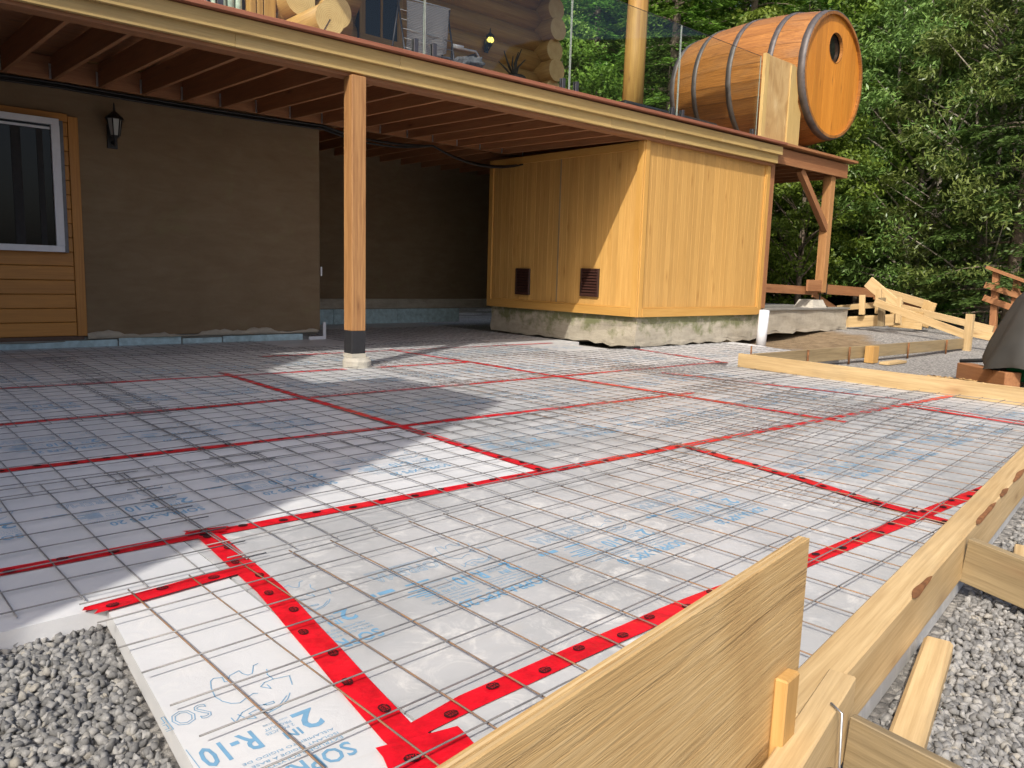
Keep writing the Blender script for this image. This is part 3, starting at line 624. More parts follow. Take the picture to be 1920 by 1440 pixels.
hb('log_wall_core', (4.4, 11.26, 2.8), (10.5, 11.4, 6.3), 'log_wood'); hb('log_wall_core', (-2.3, 8.68, 2.8), (3.2, 8.8, 6.3), 'log_wood')
# upper left opening: trims, curtain, glass
for x0, x1 in ((3.70, 3.76), (3.775, 3.84), (3.855, 3.985)): hb('door_trim', (x0, 8.46, 2.84), (x1, 8.6, 5.2), 'log_wood')
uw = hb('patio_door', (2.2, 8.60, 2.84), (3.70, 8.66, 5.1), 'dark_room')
plank('door_frame', (3.02, 8.55, 2.84), (3.10, 8.60, 5.1), 'metal_dark', uw); plank('door_frame', (3.10, 8.56, 2.84), (3.16, 8.60, 5.1), 'frame_white', uw)
plank('door_pane', (2.2, 8.585, 2.86), (3.02, 8.595, 5.1), 'window_glass', uw)
plank('curtain', (3.20, 8.57, 2.84), (3.27, 8.60, 5.1), 'curtain_red', uw)
for k in range(4): tube('curtain', [(3.36+k*.085, 8.575, 2.85), (3.36+k*.085, 8.575, 5.0)], .04, 'curtain', uw, 8)
# window in the shaded log wall
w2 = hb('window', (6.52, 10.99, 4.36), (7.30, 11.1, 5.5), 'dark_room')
for x0, x1 in ((6.62, 6.89), (6.93, 7.20)): plank('window_pane', (x0, 10.975, 4.46), (x1, 10.985, 5.45), 'window_glass', w2)
for x0, x1 in ((6.52, 6.62), (6.89, 6.93), (7.20, 7.30)): plank('window_frame', (x0, 10.965, 4.46), (x1, 10.99, 5.45), 'log_wood', w2)
plank('window_frame', (6.52, 10.965, 4.36), (7.30, 10.99, 4.459), 'log_wood', w2)
# roof over the log storey and porch
ro = hb('roof', (2.35, 6.0, 6.28), (8.75, 14.0, 6.42), 'roof_brown'); plank('roof_slope', (8.75, 9.3, 6.28), (11.3, 14.0, 6.421), 'roof_brown', ro)
plank('eave_beam', (4.3, 10.35, 6.08), (11.2, 10.6, 6.27), 'log_wood', ro)
# unseen wing left of the camera, outline and dormers shaped to cast the big shadow
wing = thing('unseen_wing', 'unseen stucco wing beyond the left edge, dormers shaped to cast the big shadow', 'building', (-2.5, .42, 0))
plank('wing_wall', (-8, .42, -.1), (-2.5, 8.79, 5.72), 'stucco', wing); plank('wing_roof', (-8, .40, 5.72), (-2.49, 8.79, 5.83), 'roof_brown', wing)
plank('shadow_dormer', (-6, .41, 5.83), (-2.5, 1.82, 6.60), 'stucco', wing)
def gable(y0, y1, z0, zt, yt):
    v = [(-6, y0, z0), (-6, y1, z0), (-6, yt, zt), (-2.5, y0, z0), (-2.5, y1, z0), (-2.5, yt, zt), ]
    c = Vector((-4, y0, z0)); return obj('shadow_dormer', mesh('shadow_dormer', [Vector(p)-c for p in v], [(0, 1, 2), (3, 5, 4), (0, 3, 4, 1), (1, 4, 5, 2), (2, 5, 3, 0)]), 'stucco', Matrix.Translation(c), wing)
gable(3.12, 4.9, 5.83, 6.85, 3.45)
# post and pier
pier = lathe('concrete_pier', [(.128, -.05), (.128, .06), (.118, .075), (.112, .09)], 'concrete_pale', (3.625, 6.135, 0), seg=28); tag(pier, 'round pale concrete pier under the deck post', 'pier')
post = thing('timber_post', 'square brown timber post with black-painted foot holding up the deck', 'post', (3.625, 6.165, .09))
def postpart(z0, z1, mat, nm, ch=False):
    x0, x1, y0, y1 = 3.55, 3.69, 6.095, 6.235; me_ = plank(nm, (x0, y0, z0), (x1, y1, z1), mat, post, bev=.004); return me_
postpart(.125, .33, 'black_paint', 'painted_foot'); postpart(.33, 2.515, 'post_wood', 'shaft')
plank('base_plate', (3.545, 6.09, .09), (3.695, 6.24, .125), 'concrete_pale', post)
# ---------------------------------------------------------------- deck
deck = thing('raised_deck', 'long raised wooden deck with pale double fascia and red edge strip', 'deck', (4, 6.2, 2.5))
def sl(x, z, k): return z+k*(x-2.0)
def dbar(name, x0, x1, y0, y1, z0, z1, mat, k, **kw):
    return bar(name, (x0, (y0+y1)/2, sl(x0, (z0+z1)/2, k)), (x1, (y0+y1)/2, sl(x1, (z0+z1)/2, k)), y1-y0, z1-z0, mat, deck, **kw)
for x0, x1 in ((-2.3, 1.15), (1.15, 4.02), (4.02, 9.05), (9.05, 10.58)): dbar('upper_fascia_board', x0+.001, x1-.001, 6.075, 6.112, 2.628, 2.742, 'fascia', .0065, bev=.003)
for x0, x1 in ((-2.3, 2.55), (2.55, 6.9), (6.9, 7.9), (7.9, 10.54)): dbar('lower_fascia_board', x0+.001, x1-.001, 6.118, 6.156, 2.532, 2.662, 'fascia', .004, bev=.003)
for x0, x1 in ((-2.3, 1.9), (1.9, 5.9), (5.9, 7.2), (7.2, 10.6)): dbar('edge_strip', x0+.001, x1-.001, 6.02, 6.19, 2.748, 2.782, 'red_trim', .0085, bev=.003)
dbar('beam', -2.3, 10.5, 6.160, 6.30, 2.505, 2.745, 'joist_wood', .003)
x = -2.2; nj = 0
while x < 10.5:
    if x < 7.7 or True:
        bar('joist', (x, 6.303, 2.63), (x, 8.738, 2.685), .038, .215, 'joist_wood', deck)
        plank('joist_hanger', (x-.040, 8.728, 2.585), (x-.021, 8.740, 2.72), 'metal_galv', deck); plank('joist_hanger', (x-.036, 6.302, 2.525), (x+.036, 6.315, 2.555), 'metal_galv', deck)
    x += .4064
dbar('ledger', -2.3, 10.5, 8.742, 8.797, 2.575, 2.79, 'joist_wood', .002)
x = 4.95
while x < 10.6: bar('joist', (x, 8.80, 2.70), (x, 11.09, 2.70), .038, .21, 'joist_wood', deck); x += .4064
for k in range(35): dbar('deck_board', -2.3, 10.55, 6.20+k*.143, 6.20+k*.143+.138, 2.80, 2.828, 'red_trim' if k == 0 else 'joist_wood', .0045)
# cables strung along the ledger
def sag(a, b, s, n_=8): return [Vector(a).lerp(Vector(b), i/n_)-Vector((0, 0, s*4*(i/n_)*(1-i/n_))) for i in range(n_+1)]
for j, (dz, dy) in enumerate(((0, 0), (.022, .012), (-.018, .02))):
    pts = sag((-2, 8.77-dy, 2.53+dz), (1.9, 8.77-dy, 2.535+dz), .012+.006*j)+sag((1.9, 8.77-dy, 2.535+dz), (4.7, 8.76-dy, 2.54+dz), .015)[1:]+sag((4.7, 8.76-dy, 2.54+dz), (6.3, 8.72, 2.53), .05+.02*j)[1:]+sag((6.3, 8.72, 2.53), (7.66, 8.6-.1*j, 2.42), .10+.02*j)[1:]
    tube('cable', pts, .013, 'cable_black', None, 6, ['black cable sagging under the deck ledger, uppermost of three', 'black cable sagging under the deck ledger, middle of three', 'black cable sagging under the deck ledger, lowest of three'][j], 'cable', 'cables along the ledger')
# blue foam strips at the wall foot
xs = (-1.0, 1.2, 2.35, 3.0, 3.45, 4.45)
for i in range(5):
    o = plank('blue_foam_strip', (xs[i]+.008, 8.795-.006*(i % 2), .0), (xs[i+1]-.008, 8.813, .062+.012*(i % 3)), 'foam_blue'); tag(o, f'pale blue foam strip at the stucco wall foot, {ORD[i]} from the left', 'foam strip', 'blue foam strips')
for i, (x0, x1) in enumerate(((4.7, 6.1), (6.1, 7.3), (7.3, 8.6))):
    o = plank('blue_foam_strip', (x0+.004, 11.03, .0), (x1-.004, 11.068, .235), 'foam_blue'); tag(o, f'tall blue foam strip at the back of the dark recess, {ORD[i]} from the left', 'foam strip', 'blue foam strips')
o = thing('corner_trim', 'white plastic corner trim at the foot of the stucco corner', 'trim', (4.72, 8.78, 0)); plank('upright', (4.705, 8.77, .0), (4.745, 8.79, .21), 'pvc_white', o); plank('foot', (4.5, 8.74, .0), (4.70, 8.765, .04), 'pvc_white', o)
plank('clip', (4.682, 8.78, .78), (4.70, 8.80, .89), 'pvc_white', house)
# lanterns
def lantern(name, at, label, s=1., lit=False):
    t = thing(name, label, 'wall lamp', at, 'black wall lanterns'); a = Vector(at); P = lambda v: a+Vector(v)*s
    plank('back_plate', P((-.045, .055, -.20)), P((.045, .08, .02)), 'metal_black', t); tube('arm', [P((0, .06, -.14)), P((0, 0, -.17)), P((0, -.035, -.13)), P((0, -.035, -.09))], .012*s, 'metal_black', t)
    lathe('glass_body', [(.04*s, -.09*s), (.062*s, .06*s)], 'cable_black' if lit else 'lantern_glass', P((0, -.035, 0)), t, 6)
    if lit: lathe('bulb', [(.01*s, -.07*s), (.05*s, -.04*s), (.066*s, .0), (.05*s, .04*s)], 'lamp_glow', P((0, -.045, 0)), t, 10)
    for k in range(6):
        an = math.pi*2*k/6; tube('rib', [P((.043*math.cos(an), -.035+.043*math.sin(an), -.09)), P((.066*math.cos(an), -.035+.066*math.sin(an), .06))], .006*s, 'metal_black', t, 5)
    lathe('cap', [(.085*s, .06*s), (.07*s, .085*s), (.03*s, .12*s), (.012*s, .135*s), (.008*s, .20*s), (.001, .215*s)], 'metal_black', P((0, -.035, 0)), t, 12); lathe('base', [(.004, -.14*s), (.02*s, -.12*s), (.045*s, -.09*s)], 'metal_black', P((0, -.035, 0)), t, 10)
    return t
lantern('wall_lantern', (2.37, 8.72, 2.22), 'black wall lantern with frosted glass beside the basement window', 1.05)
lantern('wall_lantern', (9.05, 10.93, 4.86), 'small black lantern with a yellow glow on the log wall', .95, True)
# ---------------------------------------------------------------- shed
shed = thing('wooden_shed', 'golden tongue-and-groove storage shed on a concrete footing under the deck', 'shed', (7.62, 6.2, .4))
def sp(n_, lo, hi, m, **k): return plank(n_, lo, hi, m, shed, **k)
sp('core', (7.66, 6.25, .41), (10.48, 9.08, 2.50), 'roof_brown')
nb = 30; w = (9.02-6.30)/nb
for i in range(nb): y0 = 6.30+i*w; sp('wall_board', (7.64-.0006*(i % 3), y0+.0003, .50), (7.66, y0+w-.0003, 2.44), 'shed_wood', bev=.0012)
nb = 30; w = (10.41-7.72)/nb
for i in range(nb): x0 = 7.72+i*w; sp('wall_board', (x0+.0003, 6.225-.0006*(i % 3), .50), (x0+w-.0003, 6.25, 2.53), 'shed_wood', bev=.0016)
sp('corner_trim', (7.612, 6.205, .385), (7.637, 6.30, 2.515), 'shed_trim'); sp('corner_trim', (7.64, 6.195, .385), (7.72, 6.223, 2.525), 'shed_trim')
sp('corner_trim', (7.615, 9.02, .385), (7.66, 9.10, 2.515), 'shed_trim'); sp('corner_trim', (10.41, 6.197, .395), (10.50, 6.223, 2.535), 'shed_trim'); sp('bead', (10.385, 6.205, .50), (10.41, 6.223, 2.53), 'shed_trim')
sp('base_trim', (7.606, 6.302, .385), (7.636, 9.018, .49), 'shed_trim'); sp('base_trim', (7.722, 6.188, .385), (10.408, 6.221, .49), 'shed_trim'); sp('head_trim', (7.613, 6.302, 2.42), (7.637, 9.018, 2.515), 'shed_trim')
sp('bead', (7.624, 6.305, .491), (7.637, 9.015, .51), 'shed_trim'); sp('bead', (7.725, 6.206, .491), (10.384, 6.222, .505), 'shed_trim')
sp('joint_strip', (7.634, 7.62, .51), (7.638, 7.645, 2.42), 'spruce_weathered')
for (pa, pb) in (((968, 503), (992, 553)), ((1090, 503), (1121, 557))):
    a = OX(pa[0], pa[1], 7.62); b = OX(pb[0], pb[1], 7.62); y0, y1 = sorted((a.y, b.y)); z0, z1 = sorted((a.z, b.z))
    v = sp('vent', (7.618, y0, z0), (7.636, y1, z1), 'metal_black')
    plank('vent_frame', (7.604, y0, z0), (7.618, y0+.022, z1), 'vent_brown', v); plank('vent_frame', (7.604, y1-.022, z0), (7.618, y1, z1), 'vent_brown', v)
    plank('vent_frame', (7.604, y0+.022, z0), (7.618, y1-.022, z0+.02), 'vent_brown', v); plank('vent_frame', (7.604, y0+.022, z1-.02), (7.618, y1-.022, z1), 'vent_brown', v)
    for k in range(9):
        zc = z0+.035+(z1-z0-.07)*k/8; bar('vent_slat', (7.610, y0+.023, zc), (7.610, y1-.023, zc), .004, .034, 'vent_brown', v, up=(.6, 0, 1))
# footing blocks of concrete with ragged lower edge
def footing(name, x0, x1, y0, y1, z0, z1, mat, label):
    bm = bmesh.new(); bmesh.ops.create_cube(bm, size=1, matrix=Matrix.Diagonal((x1-x0, y1-y0, z1-z0, 1))); bmesh.ops.subdivide_edges(bm, edges=bm.edges[:], cuts=20, use_grid_fill=True)
    for v in bm.verts:
        low = (v.co.z < -(z1-z0)/2+.04)
        n_ = .6*math.sin(v.co.x*9+v.co.y*7)+math.sin(v.co.x*31+v.co.y*27+1); v.co.x += .006*math.sin(v.co.z*21+v.co.y*5); v.co.y += .006*math.sin(v.co.z*19+v.co.x*6)
        if low: v.co.z += .012*n_+random.uniform(-.012, .012); v.co.x *= 1-.006*n_*.5; v.co.y += .01*n_*(1 if v.co.y < 0 else -1)*.6
    me = bpy.data.meshes.new(name); bm.to_mesh(me); bm.free(); o = obj(name, me, mat, Matrix.Translation(((x0+x1)/2, (y0+y1)/2, (z0+z1)/2))); return tag(o, label, 'footing')
footing('concrete_footing', 7.67, 10.56, 6.235, 9.05, .012, .392, 'concrete_mossy', 'mossy grey concrete footing under the wooden shed')
footing('concrete_slab', 10.60, 13.32, 6.20, 8.6, .09, .44, 'concrete', 'rough grey concrete slab right of the shed')
t = plank('slab_cap', (10.62, 6.17, .441), (13.36, 8.55, .47), 'concrete_wet'); tag(t, 'thin wet mortar layer on the concrete slab', 'mortar')
# soil and plastic at the footing corner
for (cx, cy, s, lab) in ((7.56, 6.16, .11, 'black plastic scrap at the shed footing corner'),):
    pts = [(cx+s*(1+.4*math.sin(3*a))*math.cos(a), cy+.05*s/.11*(1+.3*math.cos(5*a))*math.sin(a)) for a in [2*math.pi*k/11 for k in range(11)]]; o = prism('plastic_scrap', pts, .002, .03, 'metal_black'); tag(o, lab, 'scrap')
# ---------------------------------------------------------------- platform with barrel
pf = thing('barrel_platform', 'brown timber platform on a braced post beside the shed', 'platform', (12.4, 6.2, .7))
def pp(n_, lo, hi, m='brown_timber', **k): return plank(n_, lo, hi, m, pf, **k)
pp('rim_beam', (10.585, 6.16, 2.585), (12.80, 6.20, 2.80)); pp('rim_beam', (12.76, 6.201, 2.585), (12.80, 9.3, 2.80))
for k in range(6): pp('joist', (10.7+k*.4, 6.20, 2.62), (10.74+k*.4, 9.3, 2.80), 'joist_wood')
pp('edge_board', (10.60, 6.08, 2.835), (12.98, 6.22, 2.87))
for k in range(21): pp('deck_board', (10.60, 6.222+k*.146, 2.835), (12.95, 6.222+k*.146+.14, 2.868))
pp('post', (12.36, 6.205, .72), (12.50, 6.345, 2.584), 'post_wood', bev=.004); bar('brace', (11.42, 6.25, 2.58), (12.38, 6.25, 1.74), .089, .10, 'brown_timber', pf, up=(.65, 0, .75))
pp('post', (10.56, 6.225, .472), (10.66, 6.34, 2.58), 'brown_timber'); pp('pin', (12.42, 6.26, .60), (12.44, 6.28, .72), 'metal_black')
bar('rail_beam', (10.66, 6.42, .78), (12.36, 6.30, .74), .045, .13, 'brown_timber', pf); bar('rail_beam', (12.50, 6.33, .78), (14.6, 6.35, .72), .045, .16, 'brown_timber', pf); pp('block', (11.9, 6.215, .74), (12.36, 6.25, .92)); pp('bracket', (12.50, 6.21, .69), (12.55, 6.25, .88), 'metal_black')
bar('lower_rail', (12.55, 6.45, .68), (13.4, 6.45, .42), .045, .09, 'brown_timber', pf)
# barrel sauna
BX, BY0, BY1, BZ = 12.10, 6.16, 8.62, 4.07; BL = BY1-BY0
bar_ = thing('barrel_sauna', 'large orange-brown wooden barrel with dark hoops lying on the platform', 'barrel', (BX, (BY0+BY1)/2, 3.0))
def brad(t): return .93+.12*(1-(2*t-1)**2)
def stave():
    n_ = 26; da = 2*math.pi/n_; V = []; F = []; T = 13
    for i in range(T):
        t = i/(T-1)
        for rr in (brad(t), brad(t)-.04):
            for s in (-.492, 0, .492): a = da*s; V.append(((t-.5)*BL, (rr-(.003 if s and rr == brad(t) else 0))*math.sin(a), rr*math.cos(a)))
    for i in range(T-1):
        b = i*6; c = b+6
        F += [(b, c, c+1, b+1), (b+1, c+1, c+2, b+2), (b+4, b+5, c+5, c+4), (b+3, b+4, c+4, c+3), (b, b+3, c+3, c), (b+2, c+2, c+5, b+5)]
    e = (T-1)*6; F += [(0, 1, 4, 3), (1, 2, 5, 4), (e, e+3, e+4, e+1), (e+1, e+4, e+5, e+2)]
    me = mesh('stave', V, [q[::-1] for q in F], True); bm = bmesh.new(); bm.from_mesh(me); bmesh.ops.recalc_face_normals(bm, faces=bm.faces); bm.to_mesh(me); bm.free(); me.set_sharp_from_angle(angle=math.radians(25)); return me
ST = stave(); base = Matrix.Translation((BX, (BY0+BY1)/2, BZ)) @ Matrix.Rotation(math.pi/2, 4, 'Z')
for k in range(26): obj('stave', ST, 'barrel_stave', base @ Matrix.Rotation(2*math.pi*(k+.5)/26, 4, 'X'), bar_)
for t in (.022, .225, .50, .775, .975):
    n_ = 64; V = []; F = []; hw = .045/BL*(1.15 if t in (.022, .975) else 1)
    for k in range(n_):
        a = 2*math.pi*k/n_; j = .003*math.sin(k*2.3)
        for tt, dr in ((t-hw/1, -.01), (t-hw/1, .012), (t+hw/1, .012), (t+hw/1, -.01)): r_ = brad(min(max(tt, 0), 1))+dr+j; V.append(((tt-.5)*BL, r_*math.sin(a), r_*math.cos(a)))
    for k in range(n_):
        for q in range(4): F.append((k*4+q, k*4+(q+1) % 4, ((k+1) % n_)*4+(q+1) % 4, ((k+1) % n_)*4+q))
    me = mesh('hoop', V, F, True); bm = bmesh.new(); bm.from_mesh(me); bmesh.ops.recalc_face_normals(bm, faces=bm.faces); bm.to_mesh(me); bm.free(); obj('hoop', me, 'hoop_metal', base, bar_)
RH = .90; HX, HZ, HR = .045, .43, .225
npk = 11
for i in range(npk):
    xa = -RH+2*RH*i/npk+.001; xb = -RH+2*RH*(i+1)/npk-.001; V = []; F = []; m_ = 9
    def strip(top, bot):
        b0 = len(V)
        for j in range(m_):
            xx = xa+(xb-xa)*j/(m_-1); tz, bz = top(xx), bot(xx)
            for yy in (0, .03): V.append((tz, xx, yy)); V.append((bz, xx, yy))
        for j in range(m_-1):
            b = b0+j*4; c = b+4; F.extend([(b, b+1, c+1, c), (b+2, c+2, c+3, b+3), (b, c, c+2, b+2), (b+1, b+3, c+3, c+1)])
        F.append((b0, b0+2, b0+3, b0+1)); e = b0+(m_-1)*4; F.append((e, e+1, e+3, e+2))
    ct = lambda xx: math.sqrt(max(RH**2-xx*xx, 0)); ho = lambda xx: math.sqrt(max(HR**2-(xx-HX)**2, 0))
    if xa < HX+HR and xb > HX-HR: strip(ct, lambda xx: HZ+ho(xx)); strip(lambda xx: HZ-ho(xx), lambda xx: -ct(xx))
    else: strip(ct, lambda xx: -ct(xx))
    me = mesh('head_plank', V, F); bm = bmesh.new(); bm.from_mesh(me); bmesh.ops.remove_doubles(bm, verts=bm.verts, dist=1e-5); bmesh.ops.recalc_face_normals(bm, faces=bm.faces); bm.to_mesh(me); bm.free()
    # local X -> world Z (grain upright), local Y -> world X, local Z -> world Y
    mm = Matrix(((0, 1, 0, BX), (0, 0, 1, BY0+.045+.0012*(i % 2)), (1, 0, 0, BZ), (0, 0, 0, 1))); obj('head_plank', me, 'barrel_head', mm, bar_)
wm = Matrix.Translation((BX+HX, BY0+.11, BZ+HZ)) @ Matrix.Rotation(math.pi/2, 4, 'X')
v, f = tube_mesh([(0, 0, -.006), (0, 0, .006)], HR+.01, 32); obj('porthole', mesh('porthole', v, f), 'window_glass', wm, bar_)
n_ = 32; V = []; F = []
for k in range(n_):
    a = 2*math.pi*k/n_
    for r_, z_ in ((HR-.005, .02), (HR-.005, .07), (HR+.0, .07), (HR+.0, .02)): V.append((r_*math.cos(a), r_*math.sin(a), z_))
for k in range(n_):
    for q in range(4): F.append((k*4+q, k*4+(q+1) % 4, ((k+1) % n_)*4+(q+1) % 4, ((k+1) % n_)*4+q))
obj('porthole_rim', mesh('porthole_rim', V, F), 'barrel_stave', wm, bar_)
v, f = tube_mesh([(0, 0, -.02), (0, 0, .02)], .9, 40); obj('far_head', mesh('far_head', v, f), 'barrel_head', Matrix.Translation((BX, BY1-.06, BZ)) @ Matrix.Rotation(math.pi/2, 4, 'X'), bar_)
for yy in (6.62, 8.35): 
    t = plank('cradle', (BX-.55, yy, 2.87), (BX+.55, yy+.1, 3.06), 'joist_wood'); tag(t, 'dark timber cradle under the front of the barrel' if yy < 7 else 'dark timber cradle under the back of the barrel', 'cradle')
pan = thing('privacy_panel', 'upright plywood screen with pale edge boards before the barrel', 'screen', (10.8, 6.3, 2.87))
plank('sheet', (10.40, 6.30, 2.875), (11.24, 6.318, 4.07), 'plywood', pan); plank('edge_board', (10.30, 6.285, 2.875), (10.398, 6.335, 4.075), 'fascia', pan); plank('edge_board', (11.0, 6.278, 2.875), (11.25, 6.299, 4.04), 'fascia', pan); plank('stud', (11.28, 6.30, 2.875), (11.40, 6.36, 3.58), 'fascia', pan)
# ---------------------------------------------------------------- glass balustrade and things on the deck
xs = (.4, 2.42, 4.47, 6.43, 8.40, 10.28)
for i in range(5):
    x0, x1 = xs[i]+.006, xs[i+1]-.006; g_ = thing('glass_panel', f'clear glass railing panel on the deck edge, {ORD[i]} from the left', 'glass railing', ((x0+x1)/2, 6.35, 2.82), 'glass railing panels')
    plank('pane', (x0+.004, 6.344, 2.88), (x1-.004, 6.356, 4.03), 'rail_glass', g_, bev=0)
    for xe in (x0, x1-.003): plank('polished_edge', (xe, 6.344, 2.88), (xe+.003, 6.356, 4.03), 'glass_edge', g_, bev=0)
    plank('polished_edge', (x0, 6.346, 4.031), (x1, 6.354, 4.035), 'metal_dark', g_, bev=0)
    for xc in (x0+.10, x1-.10): plank('clamp', (xc-.024, 6.325, 2.83), (xc+.024, 6.34, 3.02), 'metal_dark', g_); plank('clamp', (xc-.024, 6.36, 2.83), (xc+.024, 6.375, 3.02), 'metal_dark', g_)
lp = thing('log_post', 'peeled yellow log post standing on the deck', 'post', (8.25, 6.95, 2.84)); log_([(8.23, 6.95, 2.84), (8.24, 6.95, 3.8), (8.26, 6.95, 5.0), (8.28, 6.95, 6.27)], [.138, .136, .132, .128], 'trunk', lp)
plank('dark_post', (8.40, 6.99, 2.84), (8.43, 7.02, 6.27), 'metal_black', lp)
bc = thing('black_cover', 'low black padded lounger cover behind the glass railing', 'cover', (8.6, 6.65, 2.84)); plank('pad', (7.55, 6.48, 2.86), (9.55, 6.72, 3.02), 'cable_black', bc, bev=.03); plank('lip', (7.5, 6.45, 2.845), (9.6, 6.735, 2.86), 'metal_dark', bc)
rk = thing('drying_rack', 'folding laundry drying rack with thin metal bars', 'rack', (5.7, 8.0, 2.84))
for xx in (5.28, 6.0):
    tube('leg', [(xx, 7.75, 2.84), (xx, 8.05, 4.02)], .012, 'metal_dark', rk, 6); tube('leg', [(xx+.02, 8.35, 2.84), (xx+.02, 8.03, 4.02)], .012, 'metal_dark', rk, 6)
for k in range(7): z_ = 3.2+k*.11; tube('rung', [(5.28, 7.75+(z_-2.84)*.254, z_), (6.0, 7.75+(z_-2.84)*.254, z_)], .005, 'metal_galv', rk, 5)
tube('rung', [(5.22, 8.02, 4.0), (6.02, 8.02, 4.03)], .008, 'frame_white', rk, 6)
def towel():
    V = []; F = []; nx, nz = 26, 24
    for side in (0, 1):
        for i in range(nx+1):
            for j in range(nz+1):
                u = i/nx; w_ = j/nz; zt = 3.965+.04*u; zb = 3.40+.10*u*u-.03*math.sin(u*3); x_ = 5.36+.60*u-.02*w_*u; fold = .018*math.sin(u*13)*w_
                V.append((x_-5.65, (-.03 if side == 0 else -.02)+fold-.05*w_*(1-w_)-(.16*w_ if 0 else .0), zt+(zb-zt)*w_-3.7+(.004 if side else 0)))
    s = (nx+1)*(nz+1)
    for side in (0, 1):
        for i in range(nx):
            for j in range(nz):
                a = side*s+i*(nz+1)+j; q = (a, a+nz+1, a+nz+2, a+1); F.append(q if side else q[::-1])
    o = obj('towel', mesh('towel', V, F, True), 'towel_grey', Matrix.Translation((5.65, 8.0, 3.7))); tag(o, 'grey ribbed towel hanging on the drying rack', 'towel')
towel()
ca = OY(858, 90, 8.0); ch = thing('metal_chair', 'metal garden chair with a white armrest behind the glass', 'chair', (ca.x+.2, 8.1, 2.84))
A1, A2, A3, A4 = OY(848, 88, 8.0), OY(868, 92, 8.0), OY(892, 97, 8.0), OY(900, 112, 8.0)
for dy in (0, .5):
    o_ = Vector((0, dy, 0)); tube('arm', [A1+o_, A2+o_, A3+o_, A4+o_, Vector((A4.x+.03, 8.0, 2.84))+o_], .016, 'metal_galv', ch, 8); tube('front_leg', [A1+o_, Vector((A1.x-.02, 8.0, 2.84))+o_], .016, 'metal_dark', ch, 8); tube('armrest', [A1+o_+Vector((0, 0, .018)), A2+o_+Vector((0, 0, .018))], .022, 'frame_white', ch, 8)
plank('seat', (A1.x, 8.03, A1.z-.25), (A4.x, 8.47, A1.z-.22), 'metal_dark', ch); plank('backrest', (A4.x-.03, 8.03, A1.z-.2), (A4.x, 8.47, A1.z+.02), 'metal_dark', ch)
def pile():
    bm = bmesh.new(); bmesh.ops.create_icosphere(bm, subdivisions=3, radius=.16)
    for v in bm.verts: v.co *= 1+.22*math.sin(v.co.x*40)+.15*math.sin(v.co.y*33+v.co.z*50); v.co.z *= .55
    me = bpy.data.meshes.new('clothes'); bm.to_mesh(me); bm.free(); me.polygons.foreach_set('use_smooth', [True]*len(me.polygons)); tag(obj('clothes_bundle', me, 'cloth_dark', Matrix.Translation(OY(880, 124, 7.0))), 'small dark bundle of cloth lying on the deck', 'cloth')
pile()
pc = OY(966, 142, 9.6); pt = thing('potted_plant', 'dark pot with bare upright stems by the log wall', 'plant', (pc.x, 9.6, 2.84)); lathe('pot', [(.12, 2.845-pc.z), (.16, -.2), (.17, -.02), (.14, .0)], 'cable_black', pc, pt, 16)
for q in ((945, 95), (950, 112), (972, 98), (978, 92), (985, 112), (962, 105), (935, 115)): e_ = OY(q[0], q[1], 9.6); tube('stem', [pc-Vector((0, 0, .05)), pc.lerp(e_, .5)+Vector((0, .05, .02)), e_], [.018, .015, .008], 'cable_black', pt, 5)
#CONTINUE2
# ---------------------------------------------------------------- form boards and lumber around the slab
def fy(x): return .444+.139*x           # centre line of the near form
fb = bar('form_board', (1.213, fy(1.213), .071), (6.2, fy(6.2), .071), .078, .138, 'spruce', bev=.004); tag(fb, 'thick pale form timber along the near right edge of the foam', 'form board')
def bark(xc, ln, k):
    a = Vector((1, .139, 0)).normalized(); n_ = Vector((a.y, -a.x, 0)); p = Vector((xc, fy(xc), .1405))+n_*.0395; V = []; F = []; m_ = 9
    for i in range(m_+1):
        t = i/m_; w_ = .011*math.sin(math.pi*t)**.6*(1+.3*math.sin(7*t+k)); q = p+a*(t-.5)*ln; V += [q-n_*w_, q+n_*.002, q+n_*.003-Vector((0, 0, w_*1.1))]
    for i in range(m_): b = i*3; F += [(b, b+3, b+4, b+1), (b+1, b+4, b+5, b+2)]
    c = p; me = mesh('bark_patch', [x-c for x in V], F, True); obj('bark_patch', me, 'rust_metal', Matrix.Translation(c), fb)
for i, (xc, ln) in enumerate(((2.0, .19), (2.85, .34), (3.2, .16), (3.55, .3), (4.1, .35))): bark(xc, ln, i)
b1 = bar('form_board', (7.045, 4.36, .069), (6.70, 1.0, .069), .04, .14, 'spruce', bev=.003); tag(b1, 'pale form board along the far right edge of the foam', 'form board')
b2 = bar('form_board', (7.11, 4.24, .07), (12.3, 4.0, .075), .04, .145, 'spruce_weathered', bev=.003); tag(b2, 'weathered form board running back across the gravel with steel pins', 'form board')
for xx in (8.05, 8.95, 10.45, 11.6): tube('steel_pin', [(xx, 4.195-.0462*(xx-7.1)-.012, -.05), (xx, 4.195-.0462*(xx-7.1)-.012, .15)], .012, 'rust_metal', b2, 6)
o = plank('wood_block', (9.32, 3.98, -.05), (9.47, 4.085, .15), 'stake_wood'); tag(o, 'short orange block braced against the weathered form board', 'wood block')
o = plank('wood_scrap', (9.3, 3.78, -.05), (9.8, 3.9, -.02), 'spruce'); tag(o, 'thin wood scrap lying on gravel by the block', 'wood scrap')
o = plank('form_stake', (12.28, 3.90, -.06), (12.36, 4.0, .50), 'spruce'); tag(o, 'pale upright stake at the far end of the weathered form board', 'stake')
tube('rebar_stake', [(7.33, 4.4, 0), (7.33, 4.4, .2)], .009, 'rust_metal', None, 6, 'short rebar stake at the corner of the form boards', 'rebar')
